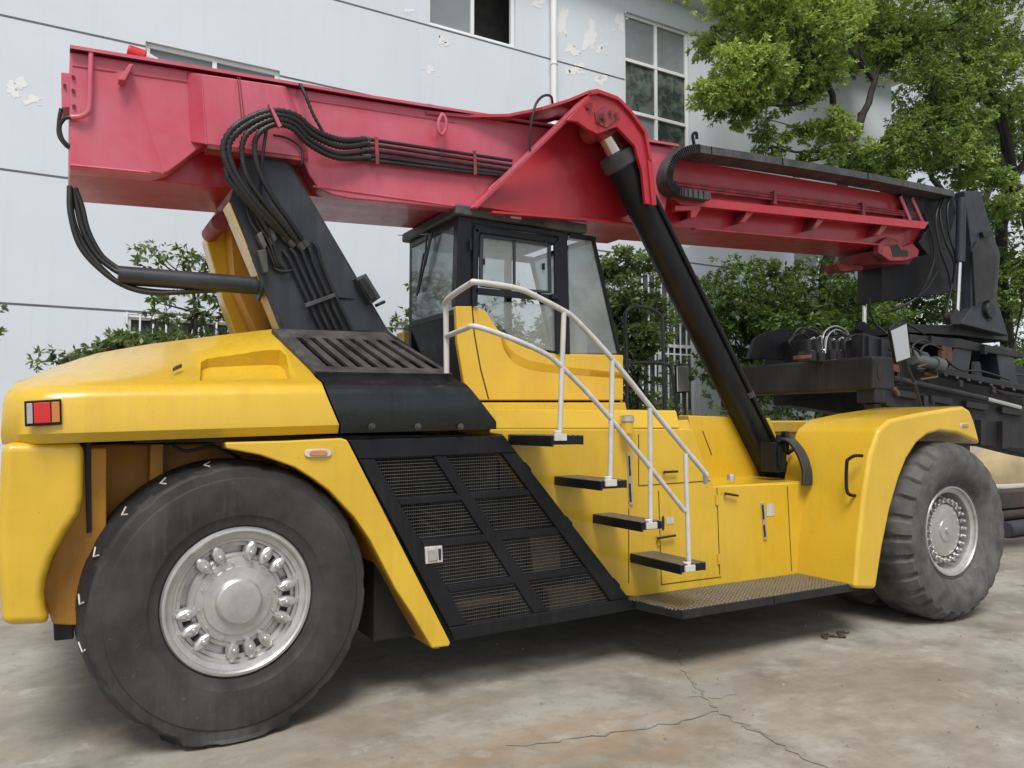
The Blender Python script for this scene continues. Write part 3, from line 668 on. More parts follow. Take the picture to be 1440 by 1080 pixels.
# ---- wheels
def mark_tube(mb, pts): mb.tube(pts, .0045, 6)
def wheel(cx, yo, cz, Rr, front, flip=False, flat=0.0, detailed=True, twin=0.0):
    s = -1 if flip else 1
    Wd = 0.46
    base = MB()
    def Yf(v): return yo + s * v
    seg = 196
    if front:
        prof = [(.36, .08), (.392, .02), (.41, .0), (.425, .005), (.45, -.03), (.50, -.065), (.58, -.09), (.64, -.085), (.69, -.068), (.715, -.055), (.75, -.02), (Rr - .012, .02), (Rr, .07), (Rr, .36), (Rr - .012, .385), (.75, .41), (.65, .48), (.5, .48), (.39, .44)]
    else:
        prof = [(.36, .09), (.40, .03), (.418, .0), (.44, -.008), (.47, -.018), (.475, -.024), (.52, -.036), (.58, -.042), (.64, -.036), (.675, -.028), (.682, -.020), (.700, -.017), (.730, -.013), (.739, -.004), (.746, .016), (.757, .05), (.769, .10), (Rr, .15), (Rr, .37), (Rr - .012, .40), (.75, .43), (.65, .49), (.5, .49), (.39, .44)]
    def mod(k, j, r, h):
        if front:
            g_ = (k % 7) in (0, 1)
            if g_ and j in (9, 10): h += .030; r -= .010
            if g_ and j in (11, 12): r -= .018
            if not g_ and j == 9: h -= .006
        elif (k % 14) in (0, 1, 2) and 12 <= j <= 17: r -= .008
        return r, s * h
    mb = MB(); mb.lathe(prof, (cx, yo, cz), 'y', seg, mod)
    for p in mb.v:                                     # the weight flattens the foot of the tyre
        if p.z < 0.004 + flat:
            k = (flat + .004 - p.z); p.z = 0.004 + (0 if p.z < 0.004 else (p.z - .004) * .5)
            rr = abs(p.y - (yo + s * .23)); p.y += (-s if (p.y - yo) * s < .23 else s) * min(.055, k * .75)
    root = mb.build('wheel', RUBF if front else RUB, rs, angle=32)
    root.name = 'wheel'
    if not front:                                      # the tread is clean dark rubber, the sidewall carries the dust
        root.data.materials.append(RUBT)
        for pl_ in root.data.polygons:
            q = pl_.center
            if math.hypot(q.x - cx, q.z - cz) > .748 and (q.y - yo) * s > .012: pl_.material_index = 1
    rm = MB()
    if front:
        rm.lathe([(.385, .09), (.398, .03), (.398, .006), (.392, -.004), (.380, -.004), (.374, .004), (.372, .02), (.350, .026), (.338, .035), (.335, .06), (.330, .19), (.30, .21), (.0, .22)], (cx, yo, cz), 'y', 96, lambda k, j, r, h: (r, s * h))
    else:
        rm.lathe([(.39, .09), (.408, .03), (.408, .004), (.400, -.008), (.386, -.010), (.376, -.002), (.372, .014), (.345, .022), (.340, .034), (.325, .036), (.318, .052), (.30, .055), (.298, .09), (.25, .095), (.0, .095)], (cx, yo, cz), 'y', 96, lambda k, j, r, h: (r, s * h))
    rim = rm.build('rim', SILV, root, angle=28)
    if not detailed: return root
    hb = MB()
    if front:
        hb.lathe([(.235, .2), (.235, .085), (.228, .07), (.19, .062), (.10, .060), (.095, .048), (.03, .046), (.028, .036), (0, .036)], (cx, yo, cz), 'y', 64)
    else:
        hb.lathe([(.262, .092), (.262, .062), (.250, .05), (.232, .050), (.226, .036), (.188, .034), (.184, .022), (.150, .020), (.128, .016), (.124, -.004), (.112, -.016), (.075, -.022), (.02, -.024), (.0, -.024)], (cx, yo, cz), 'y', 64)
    hb.build('hub', SILV, root, angle=28)
    if front: angs = [(k * 15) for k in range(24) if k % 6 != 0 or True]
    else: angs = [a for g0 in (58, -8, -76, -152, 132) for a in (g0 - 19, g0, g0 + 19)][:14]
    proto = None; bproto = None
    for a in angs:
        a_ = R(a)
        if proto is None:
            lm = MB()
            if front:
                lm.prism([(-.024, .062, -.016), (.024, .062, -.016), (.024, .062, .016), (-.024, .062, .016)], (0, .09, 0)); rad = .265
                lm.lathe([(0, .03), (.014, .03), (.016, .062), (.02, .064)], (0, 0, 0), 'y', 8)
            else:
                ol = [(-.050, .010), (-.030, .026), (-.002, .034), (.030, .031), (.056, .012), (.060, 0), (.056, -.012), (.030, -.031), (-.002, -.034), (-.030, -.026), (-.050, -.010)]
                rr = [[Vector((x, .06, z)) for x, z in ol], [Vector((x, .025, z)) for x, z in ol], [Vector((x * .95, .014, z * .90)) for x, z in ol], [Vector((x * .82 - .004, .004, z * .42)) for x, z in ol]]
                lm.grid([r + [r[0]] for r in rr]); lm.add(rr[-1], [list(range(len(ol)))]); rad = .272
            proto = lm.build('wheel_lug', SILV, rim, 0 if not front else .004, angle=30)
            me = proto.data
            nm = MB().lathe([(0, -.016), (.009, -.016), (.0125, -.012), (.0135, .004), (.02, .005), (.02, .012)], (0, 0, 0), 'y', 10).build('nut', SILV, proto, angle=30); nme = nm.data
            o, n_ = proto, nm
            if front: bpy.data.objects.remove(nm); n_ = None
        else:
            o = proto.copy(); C.objects.link(o); o.parent = rim; n_ = None
        o.matrix_local = Matrix.Translation((cx + rad * math.cos(a_), yo, cz + rad * math.sin(a_))) @ Matrix.Rotation(-a_, 4, 'Y')
    if not front:
        bn = MB()
        for a in angs:
            a_ = R(a); bn.lathe([(0, -.014), (.009, -.014), (.0125, -.010), (.0135, .004), (.019, .005), (.019, .012)], (cx + .268 * math.cos(a_), yo, cz + .268 * math.sin(a_)), 'y', 8)
        for k in range(12):
            a_ = R(30 * k + 8); bn.lathe([(0, .022), (.006, .022), (.008, .036)], (cx + .207 * math.cos(a_), yo, cz + .207 * math.sin(a_)), 'y', 8)
        build_each(bn, 'wheel_nut', SILV, rim)
        dp_ = MB()
        for a in [a0 + d for a0 in (58, -8, -76, -152) for d in (-9.5, 9.5)]:
            a_ = R(a); u_ = Vector((math.cos(a_), 0, math.sin(a_))); v_ = Vector((-math.sin(a_), 0, math.cos(a_))); cc = Vector((cx, yo + .053, cz)) + u_ * .283
            dp_.add([cc + u_ * .016 - v_ * .012, cc + u_ * .016 + v_ * .012, cc - u_ * .018 + v_ * .010, cc - u_ * .018 - v_ * .010], [[0, 1, 2, 3]])
        build_each(dp_, 'wheel_slot', DARK, rim)
        pm2 = MB()                                     # chalk ticks on the tread
        for a in (100, 118, 136, 154, 172, 190):
            q = [(.10, 0, .0), (.085, .006, 2.4), (.13, .006, 2.9)]
            pts = [Vector((cx + (rr_ + .002) * math.cos(R(a + c_)), yo + y_, cz + (rr_ + .002) * math.sin(R(a + c_)))) for y_, rr_, c_ in ((.145, .775, 0.2), (.10, .769, 3.4), (.055, .758, 2.0))]
            mark_tube(pm2, pts)
        build_each(pm2, 'chalk_mark', WHT, root)
    return root
RC = T(333, 846, 4.54); FC = T(1341, 746, 4.09)
wr = wheel(RC.x, 4.54, RC.z, .775, False, flat=.07)
pv = Matrix.Translation((RC.x, 4.75, 0)); wr.matrix_basis = pv @ Matrix.Rotation(R(4.0), 4, 'Z') @ pv.inverted()
wf = wheel(FC.x, 4.10, .785, .79, True)
wheel(FC.x, 4.70, .785, .79, True, detailed=False)
wheel(RC.x, 2 * YC - 4.54, RC.z, .775, False, flip=True, detailed=False, flat=.05)
wheel(FC.x, 2 * YC - 4.10, .785, .79, True, flip=True, detailed=False)

# ---- mast legs
Ml = [(322, 284), (340, 226), (345, 214), (372, 206), (392, 214), (410, 238), (545, 468), (545, 480), (404, 480), (393, 460)]
leg = MB().slab(Ml, 5.575, 5.60); leg.build('mast_plate', MAST, rs, .004)
lx = TT(Ml, 5.60)
leg = MB().prism([p + Vector((.02, .002, -.0)) for p in lx], (0, .17, 0)); leg.build('mast_leg', MAST, rs, .006)
ys_ = MB(); q0, q1 = T(321, 284, 5.575), T(395, 462, 5.575)
ys_.prism([q0, q0 + Vector((.03, 0, 0)), q1 + Vector((.03, 0, 0)), q1], (0, .22, 0)); ys_.build('mast_edge', YEL, rs, .005)
far = MB().prism([p + Vector((0, .85, 0)) for p in TT([(317, 300), (352, 210), (392, 214), (410, 238), (545, 468), (560, 500), (380, 500), (345, 400)], 5.60)], (0, .2, 0)); far.build('mast_leg', YEL, rs, .01, label='yellow mast leg on the far side')
far = MB().prism([T(322, 300, 6.2), T(350, 340, 6.2), T(420, 470, 6.2), T(362, 470, 6.2), T(330, 400, 6.2)], (0, .25, 0)); far.build('mast_web', YEL_SHADE, rs, .01)
pb = MB(); pb.tube([T(352, 250, 5.62), T(352, 250, 5.62) + Vector((0, .9, 0))], .10, 20); pb.tube([T(309, 312, 6.0), T(309, 312, 6.0) + Vector((0, .45, 0))], .06, 16); build_each(pb, 'pivot_pin', REDO, rs)
# pipe arm behind the mast
pa = MB(); pa.tube([T(166, 387, 5.68), T(364, 402, 5.68)], .063, 20); pao = pa.build('hose_arm', MAST, rs, angle=40)
pp = MB(); pp.lathe([(.0, .02), (.11, .02), (.11, 0), (.0, 0)], T(366, 402, 5.68) - Vector((.02, 0, 0)), 'x', 20); pp.build('arm_flange', MAST, pao, .003)

# ---- boom
OT = [(98, 72), (185, 86), (285, 102), (400, 121), (500, 138), (680, 166), (835, 190), (950, 208)]
OB = [(932, 319), (877, 313), (740, 301), (640, 293), (490, 279), (468, 274), (447, 264), (435, 246), (424, 222), (290, 204), (276, 212), (252, 231), (236, 242), (212, 247), (97, 237)]
boom = MB().slab(OT + OB, 5.65, 5.80).build('boom', RED, rs, 0.012, 3)
bxm = MB(); q = [T(98, 73, 5.65), T(950, 209, 5.65), T(935, 317, 5.65), T(97, 235, 5.65)]; bxm.prism([Vector((p.x, 5.801, p.z + (.004 if i > 1 else -.004))) for i, p in enumerate(q)], (0, .75, 0)); bxm.build('boom_box', RED_SHADE, boom, .008)
# top flange with a slight overhang
tf = MB(); P = TT(OT, 5.65)
tf.grid([[p + Vector((0, -.05, .0)) for p in P], [p + Vector((0, -.05, .022)) for p in P], [p + Vector((0, .92, .022)) for p in P], [p + Vector((0, .92, .001)) for p in P]], wrap=False)
tf.add([P[0] + Vector((0, -.05, 0)), P[0] + Vector((0, -.05, .022)), P[0] + Vector((0, .92, .022)), P[0] + Vector((0, .92, .001))], [[0, 1, 2, 3]])
tf.build('top_flange', RED, boom)
# thick pivot pad, raised from the side
pd = MB(); po = TT([(283, 104), (398, 121), (410, 153), (421, 183), (424, 221), (290, 203)], 5.53)
bk = TT([(262, 102), (404, 122), (418, 153), (430, 183), (434, 224), (268, 200)], 5.65)
pd.add(po + bk, [list(range(6))] + [[i, (i + 1) % 6, (i + 1) % 6 + 6, i + 6] for i in range(6)]); pd.build('pivot_pad', RED, boom, .008)
pl_ = MB().slab([(292, 203), (424, 221), (425, 226), (292, 209)], 5.52, 5.66); pl_.build('pad_lip', REDO, boom, .003)
# stiffening fold on the tail
fd = MB(); a0, a1 = T(158, 98, 5.65), T(203, 240, 5.65)
fd.prism([a0, a0 + Vector((.06, -.014, 0)), a0 + Vector((.12, 0, 0))], a1 - a0); fd.build('stiffener', RED, boom)
tl = MB().slab([(86, 101), (103, 103), (107, 150), (87, 152)], 5.66, 5.9); tl.build('tail_bracket', RED, boom, .006)
tb = MB(); tb.tube([T(91, 120, 5.655), T(91, 120, 5.64)], .01, 8)
for a in ((103, 108), (103, 127), (104, 149)): tb.tube([T(a[0], a[1], 5.66), T(a[0], a[1], 5.63)], .011, 8)
build_each(tb, 'bracket_bolt', REDO, boom)
cd_ = MB(); cd_.tube(smooth_path([T(128, 74, 5.62), T(127, 110, 5.61), T(126, 145, 5.61), T(123, 158, 5.61), T(113, 164, 5.62), T(100, 165, 5.63)], 6), .016, 10); cd_.build('conduit', RED, boom)
ey = MB(); ey.slab([(172, 104), (182, 89), (188, 90), (176, 113), (166, 112)], 5.55, 5.64); ey.build('lifting_eye', RED, boom, .006)
ey = MB(); ey.tube(smooth_path([T(622, 160, 5.58), T(617, 170, 5.57), T(617, 184, 5.57), T(622, 189, 5.57), T(627, 180, 5.57), T(627, 168, 5.57), T(622, 160, 5.58)], 4), .014, 8); ey.build('lifting_eye', RED, boom)
bc = MB(); pc = T(183, 74, 6.0); dv = (T(206, 83, 6.0) - pc).normalized(); bc.tube([pc - dv * .02, pc + dv * .10], [.05, .055], 16); beacon = bc.build('beacon', REDL, boom, .012, label='red beacon lying on the boom tail')
bc = MB(); bc.tube([pc + dv * .10, pc + dv * .18], [.048, .035], 16); bc.build('beacon_base', WHT, beacon, .005)
# cylinder horn: flared top cover, outer cheek, gusset
hp = [(600, 160, 5.63), (660, 165, 5.61), (715, 164, 5.52), (760, 155, 5.40), (800, 143, 5.25), (828, 131, 5.13), (840, 129, 5.10), (868, 139, 5.10), (886, 158, 5.10), (906, 186, 5.10), (913, 225, 5.10), (919, 290, 5.10)]
outer = [T(*q) for q in hp]
inner = []
for p in outer[:9]: inner.append(Vector((p.x + .05, 5.72, max(p.z - .03, 3.9) if False else p.z - .02)))
for p in outer[9:]: inner.append(Vector((p.x + .08, 5.72, p.z)))
hn = MB(); th = Vector((0, 0, .025))
hn.grid([outer, [p + th for p in outer], [p + th for p in inner], inner]); hn.build('horn_cover', RED_SHADE, boom, angle=45)
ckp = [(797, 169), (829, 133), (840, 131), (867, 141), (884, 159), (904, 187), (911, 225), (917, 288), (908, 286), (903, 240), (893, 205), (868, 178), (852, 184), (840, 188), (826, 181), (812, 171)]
ck = MB().slab(ckp, 5.09, 5.125); ck.build('horn_cheek', RED_SHADE, boom, .006)
ckf = MB()
for a, c in zip([(829, 132), (840, 130), (868, 140), (886, 159), (906, 187), (913, 226)], [(840, 130), (868, 140), (886, 159), (906, 187), (913, 226), (919, 289)]): ckf.bar(T(a[0], a[1], 5.085), T(c[0], c[1], 5.085), .05, .03)
ckf.build('cheek_rim', RED_SHADE, boom, .004)
pt = MB().prism([p + Vector((0, -.012, 0)) for p in TT([(835, 158), (846, 148), (868, 152), (871, 165), (852, 180), (838, 174)], 5.09)], (0, .02, 0)); pt.build('pin_plate', REDO, boom, .004)
pbm = MB()
for a in ((846, 163, .02), (829, 148, .028), (858, 158, .012), (866, 160, .012), (850, 168, .012), (842, 170, .012)): pbm.tube([T(a[0], a[1], 5.08), T(a[0], a[1], 5.055)], a[2], 12)
build_each(pbm, 'pin_bolt', REDO, boom)
gsp = MB().slab([(668, 290), (690, 262), (790, 172), (838, 150), (905, 200), (916, 316), (740, 301)], 5.56, 5.652); gsp.build('gusset_plate', RED_SHADE, boom, .006)
gs = MB(); g0, g1 = T(667, 291, 5.55), T(829, 133, 5.11); lat = Vector((0, .10, 0)); nrm = Vector((.03, 0, .0))
gs.prism([g0, g0 + Vector((-.012, .10, 0)), g0 + Vector((.02, .10, -.01)), g0 + Vector((.03, 0, -.01))], g1 - g0); gs.build('gusset_edge', RED, boom, .004)
gw = MB(); g2 = T(800, 163, 5.19)
gw.add([T(760, 204, 5.30), T(829, 134, 5.12), Vector((T(829, 134, 5.12).x + .05, 5.6, T(829, 134, 5.12).z)), Vector((T(760, 204, 5.3).x + .05, 5.6, T(760, 204, 5.3).z))], [[0, 1, 2, 3]])
gb_ = MB(); b0 = T(690, 301, 5.56); gb_.bar(T(690, 299, 5.54), T(900, 316, 5.54), .06, .02); gb_.build('lower_flange', RED_SHADE, boom, .003)
wr_ = MB(); wr_.tube(smooth_path([T(745, 212, 5.35), T(746, 180, 5.33), T(753, 148, 5.33), T(764, 135, 5.4), T(775, 136, 5.5), T(777, 150, 5.6)], 6), .011, 8); wr_.build('cable', HOSE, boom)
# inner boom
ib = MB(); IN = [(930, 219), (1325, 284), (1320, 330), (1292, 352), (1228, 345), (930, 318)]
ibo = ib.slab(IN, 5.78, 6.45).build('inner_boom', RED_SHADE, rs, .012, 3)
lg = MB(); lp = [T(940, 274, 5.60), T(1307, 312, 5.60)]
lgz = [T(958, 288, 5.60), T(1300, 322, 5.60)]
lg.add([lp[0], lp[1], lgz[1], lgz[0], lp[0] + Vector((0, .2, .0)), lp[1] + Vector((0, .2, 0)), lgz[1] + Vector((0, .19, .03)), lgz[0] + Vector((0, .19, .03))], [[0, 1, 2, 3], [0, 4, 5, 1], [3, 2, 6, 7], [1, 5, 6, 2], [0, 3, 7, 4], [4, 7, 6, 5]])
lg.build('hose_ledge', RED_SHADE, ibo, .005)
lb_ = MB(); lb_.bar(T(975, 322, 5.75), T(1262, 347, 5.75), .06, .018); lb_.build('boom_rib', RED_SHADE, ibo, .003)
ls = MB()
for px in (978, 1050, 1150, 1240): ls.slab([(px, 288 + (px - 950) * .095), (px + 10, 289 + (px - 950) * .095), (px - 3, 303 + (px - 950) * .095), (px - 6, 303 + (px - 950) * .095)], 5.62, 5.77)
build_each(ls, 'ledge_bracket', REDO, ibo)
hk_ = MB().slab([(950, 289), (985, 289), (985, 294), (978, 306), (972, 306), (972, 296), (950, 296)], 5.57, 5.63); hk_.build('ledge_hook', RED_SHADE, ibo, .004)
ip = MB()
for dy in (0, 4, 8): ip.tube([T(950, 256 + dy, 5.71), T(1110, 276 + dy * .9, 5.71), T(1290, 300 + dy * .7, 5.71)], .012, 8)
build_each(ip, 'hydraulic_pipe', REDO, ibo)
icl = MB()
for px, py in ((1091, 279), (1215, 295)): icl.slab([(px - 2, py - 11), (px + 2, py - 11), (px + 2, py + 8), (px - 2, py + 8)], 5.68, 5.76)
build_each(icl, 'pipe_clamp', REDO, ibo, bevel=.003)
MB().slab([(1177, 371), (1216, 373), (1213, 380), (1182, 381)], 6.1, 6.3).build('tip_lug', REDO, ibo, .006)
tip = MB().slab([(1236, 342), (1248, 333), (1262, 337), (1270, 347), (1284, 342), (1293, 352), (1291, 361), (1272, 367), (1252, 367), (1236, 356)], 5.72, 5.80); MB().slab([(1252, 345), (1262, 343), (1268, 352), (1276, 352), (1278, 360), (1256, 361)], 5.715, 5.73).build('tip_hollow', DARK, ibo); MB().slab([(1228, 352), (1290, 358), (1278, 372), (1232, 371)], 5.9, 6.4).build('tip_block', REDO, ibo, .01); tip.build('boom_tip', REDO, ibo, .012)
# energy chain
chp = [(1342, 268), (1220, 243), (1100, 222), (1000, 206), (978, 203), (960, 208), (946, 220), (938, 240), (939, 258), (948, 270), (962, 276), (1000, 281)]
cp = smooth_path(TT(chp, 5.50), 6)
cm_ = MB(); o_, i_ = [], []
for k, p in enumerate(cp):
    d = (cp[min(k + 1, len(cp) - 1)] - cp[max(k - 1, 0)]).normalized(); nn = Vector((d.z, 0, -d.x)); o_.append(p + nn * .0); i_.append(p - nn * .075)
lat = Vector((0, .26, 0))
cm_.grid([o_, [p + lat for p in o_], [p + lat for p in i_], i_, o_]); cho = cm_.build('hose_chain', BLKD, rs, angle=40)
lk = MB()
for k in range(2, len(cp) - 2, 1):
    if k > 20 or k in (6, 12, 18): lk.bar(o_[k] + Vector((0, -.004, 0)), i_[k] + Vector((0, -.004, 0)), .006, .012, (0, 1, 0))
build_each(lk, 'chain_link', BLK, cho)
eye = MB(); eye.tube(smooth_path([T(976, 203, 5.6), T(974, 190, 5.6), T(979, 187, 5.6), T(980, 195, 5.6)], 4), .016, 8); eye.build('chain_hook', BLK, cho)
# black boom head
hdm = MB(); hdm.slab([(1262, 262), (1338, 272), (1345, 300), (1330, 350), (1305, 358), (1292, 340), (1308, 318), (1270, 310), (1275, 285)], 5.70, 6.5); hdm.build('boom_head', STEEL_D, rs, .01)
h2 = MB(); h2.slab([(1240, 372), (1295, 360), (1326, 352), (1345, 300), (1352, 270), (1372, 268), (1392, 315), (1368, 398), (1330, 412), (1240, 424)], 6.1, 6.45); h2.build('head_web_shade', STEEL_D, rs, .01)  # web and dark sheet: shadow under the boom end put into its colour
hb2 = MB()
for (a, c) in (((1266, 276), (1280, 310)), ((1282, 278), (1298, 314))): hb2.bar(T(*a, 5.69), T(*c, 5.69), .02, .05)
build_each(hb2, 'head_bracket', RED, rs, bevel=.004)

# weld beads and scuffs
wd = MB()
for q in ([(283, 105, 5.53), (290, 203, 5.53)], [(398, 122, 5.53), (410, 153, 5.53), (421, 183, 5.53), (424, 220, 5.53)], [(98, 232, 5.648), (212, 243, 5.648)], [(440, 262, 5.648), (640, 290, 5.648), (735, 298, 5.648)], [(102, 92, 5.648), (270, 116, 5.648)], [(430, 140, 5.648), (640, 172, 5.648)], [(672, 290, 5.545), (800, 168, 5.24)]):
    wd.tube([T(*p) for p in q], .007, 6)
build_each(wd, 'weld_bead', RED, boom)
sc = MB(); q = [hit(a, b_, SP0, SN) + SN * .001 for a, b_ in ((243, 518), (246, 515), (255, 511.5), (256, 512.5), (249, 515.5))]; sc.prism(q, SN * -.02); sc.build('paint_gouge', BROWN, cw, flat=True)
# ---- hoses and pipes on mast and boom
def hose(pts, r=.02, rib=True, par=None, name='hose', k=8):
    mb = MB(); mb.tube(smooth_path(pts, k), r, 10, rib=.0105 if rib else 0, ribamp=.16); return mb.build(name, HOSE, par or boom, angle=80)
h_up = [[(403, 337, 5.55), (376, 310, 5.5), (350, 281, 5.47), (324, 243, 5.45), (314, 207, 5.44), (330, 179, 5.42), (362, 161, 5.42), (388, 156, 5.42), (417, 163, 5.45), (443, 184, 5.5), (480, 197, 5.55), (515, 196, 5.6)],
        [(412, 345, 5.55), (385, 312, 5.5), (358, 283, 5.47), (332, 245, 5.45), (321, 207, 5.44), (336, 184, 5.42), (364, 167, 5.42), (388, 162, 5.42), (415, 168, 5.45), (440, 190, 5.5), (478, 206, 5.55), (518, 202, 5.6)],
        [(425, 350, 5.55), (400, 318, 5.5), (372, 285, 5.47), (348, 250, 5.45), (340, 215, 5.44), (346, 190, 5.42), (368, 174, 5.42), (390, 168, 5.42), (414, 175, 5.45), (438, 198, 5.5), (476, 216, 5.55), (520, 211, 5.6)],
        [(430, 345, 5.55), (408, 312, 5.5), (385, 280, 5.47), (364, 240, 5.45), (358, 205, 5.44), (364, 188, 5.42), (378, 178, 5.42), (392, 175, 5.42), (412, 181, 5.45), (436, 204, 5.5), (474, 222, 5.55), (520, 222, 5.6)],
        [(385, 345, 5.55), (365, 305, 5.5), (340, 275, 5.47), (320, 250, 5.46), (318, 220, 5.45)]]
for i, q in enumerate(h_up): hose([T(*p) for p in q], .022 if i < 2 else .019, True)
hose([T(422, 118, 5.6), T(430, 135, 5.56), T(440, 160, 5.55), T(452, 182, 5.55), T(456, 190, 5.56)], .012, True)
hose([T(376, 172, 5.44), T(372, 200, 5.45), T(368, 230, 5.47), T(366, 270, 5.52), T(366, 285, 5.55)], .012, False)
hose([T(384, 190, 5.5), T(405, 195, 5.5), T(424, 210, 5.5), T(424, 230, 5.5), T(418, 238, 5.55)], .008, False)
cr = MB()
for y0 in (196, 202.5, 211, 220): cr.tube([T(508, y0 - .6, 5.602), T(520, y0 + 1, 5.605)], .024, 10)
for a, c in (((404, 338), (398, 331)), ((413, 346), (406, 338)), ((426, 351), (419, 342)), ((431, 346), (425, 338))): cr.tube([T(*a, 5.55), T(*c, 5.54)], .027, 10)
build_each(cr, 'hose_ferrule', BLKD, boom)
pc_ = MB().slab([(377, 145), (381, 145), (397, 177), (392, 179)], 5.38, 5.42); pc_.build('hose_clamp', RED, boom, .004)
for (y0, y1) in ((195, 226), (202, 233), (210, 240), (218, 246), (224, 249)):
    mb = MB(); mb.tube([T(512, y0, 5.605), T(535, y0 + 3.5, 5.605), T(720, y1, 5.605)], .0135, 10); mb.build('hydraulic_pipe', STEEL_D, boom)
for q in ([(527, 192), (532, 192), (534, 231), (529, 231)], [(666, 211), (670, 211), (671, 246), (667, 246)]): MB().slab(q, 5.575, 5.592).build('pipe_clamp', REDO, boom, .004)
lea = MB(); lea.tube([T(334, 108, 5.525), T(340, 170, 5.525)], .003, 6); lea.tube([T(337, 108, 5.525), T(344, 170, 5.525)], .003, 6); build_each(lea, 'drip_stain', REDO, boom)
# straight pipes down the mast
mpx = []
for i in range(5):
    mb = MB(); x0 = 403 + 10.5 * i; mb.tube(smooth_path([T(x0 - 6, 352 - 3 * i, 5.55), T(x0 + 2, 362 - 3 * i, 5.54), T(x0 + 10, 378, 5.54), T(x0 + 54, 474, 5.54)], 3), .0135, 10); mb.build('hydraulic_pipe', STEEL_D, rs)
MB().slab([(428, 427), (471, 412), (473, 417), (430, 433)], 5.50, 5.525).build('pipe_clamp', BLKD, rs, .004)
vb = MB(); vb.slab([(361, 330), (368, 325), (376, 345), (372, 352)], 5.5, 5.57); vb.slab([(372, 322), (382, 316), (390, 336), (382, 346)], 5.52, 5.57); vb.slab([(362, 352), (375, 350), (378, 382), (372, 384)], 5.5, 5.57); build_each(vb, 'junction_box', BLKD, rs, bevel=.006)
for i in range(3): hose([T(345 + 8 * i, 275, 5.55), T(352 + 9 * i, 310, 5.53), T(372 + 6 * i, 340, 5.52), T(384 + 4 * i, 368, 5.53), T(390 + 5 * i, 378, 5.55)], .009, True, rs)
hose([T(384, 376, 5.55), T(398, 382, 5.54), T(412, 380, 5.55)], .009, True, rs)
wlm = MB(); wlm.slab([(500, 391), (515, 384), (536, 418), (522, 428)], 5.5, 5.7); wlo = wlm.build('work_lamp', BLKD, rs, .008)
MB().slab([(504, 394), (513, 389), (530, 417), (522, 422)], 5.485, 5.50).build('lamp_lens', STEEL_D, wlo, .003)
wlm = MB(); wlm.tube([T(528, 430, 5.6), T(541, 424, 5.6)], .012, 8); wlm.tube([T(524, 424, 5.6), T(470, 418, 5.56)], .006, 8); wlm.build('lamp_bracket', BLK, wlo)
# tail hoses dropping to the arm
for i, (dx, dy) in enumerate(((0, 0), (7, 4), (14, 8), (-3, 6))):
    q = [(100 + dx * .4, 265, 5.75), (101 + dx, 290, 5.74), (110 + dx, 325, 5.73), (128 + dx, 358, 5.72), (150 + dx, 378 - dy * .2, 5.70), (172, 388 - dy * .6, 5.68)]
    if i == 3: q = [(98, 262, 5.72), (99, 300, 5.7), (112, 345, 5.69), (140, 378, 5.68), (175, 402, 5.66), (215, 412, 5.66), (270, 410, 5.67), (310, 408, 5.7)]
    if i == 0: q = [(99, 265, 5.75), (102, 305, 5.74), (118, 345, 5.73), (148, 382, 5.7), (180, 403, 5.69), (240, 411, 5.68), (300, 408, 5.68)]
    hose([T(*p) for p in q], .017, False)
hose([T(112, 285, 5.74), T(120, 315, 5.73), T(135, 350, 5.72), T(158, 372, 5.7), T(166, 380, 5.69)], .010, False)
hose([T(86, 153, 5.7), T(83, 170, 5.7), T(83, 190, 5.7), T(92, 204, 5.68), T(98, 208, 5.66)], .012, False)
hose([T(101, 166, 5.63), T(92, 166, 5.64), T(84, 178, 5.66), T(88, 196, 5.66), T(98, 206, 5.66)], .012, False)

# ---- lift cylinder
Yl = 5.30
ca, cb = T(851, 186, Yl), T(1092, 672, Yl); ax_ = (cb - ca).normalized(); Lc = (cb - ca).length
def along(d): return ca + ax_ * d
gl = (T(868, 232, Yl) - ca).dot(ax_)
cy = MB(); cy.tube([along(gl), along(Lc)], .138, 32); cyo = cy.build('lift_cylinder', BLK, rs, .012, angle=40)
cy = MB(); cy.tube([along(gl - .10), along(gl - .085), along(gl + .03), along(gl + .045)], [.12, .158, .158, .14], 28); cy.build('cylinder_gland', BLKD, cyo, angle=30)
cy = MB(); cy.tube([along(-.02), along(gl - .07)], .080, 24); cy.build('cylinder_rod', CHROME, cyo)
cy = MB(); cy.tube([along(-.03), along(.05)], [.10, .085], 20); cy.tube([ca - ax_ * .06 + Vector((0, -.12, 0)), ca - ax_ * .06 + Vector((0, .2, 0))], .10, 20); cy.build('rod_eye', REDO, cyo, .006)
off = RIGHT * .125 - FWDH * .10
cy = MB(); cy.tube([along(gl + .02) + off, along(Lc - .15) + off], .020, 10); cy.build('cylinder_pipe', BLK, cyo)
cy = MB(); cy.tube([along(gl - .02) + off * 1.15 - ax_ * .02, along(gl + .1) + off * 1.15], .033, 12); cy.tube([along(gl - .05) + RIGHT * .13 - FWDH * .08, along(gl - .05) + RIGHT * .2 - FWDH * .08], .026, 10); cy.build('pipe_union', BLKD, cyo)
cy = MB(); k_ = (T(1040, 545, Yl) - ca).dot(ax_); cy.lathe([(.0, 0)], ca) if False else cy.tube([along(k_) + off * .9, along(k_ + .05) + off * .9], .04, 10); cy.build('pipe_clip', BLKD, cyo)
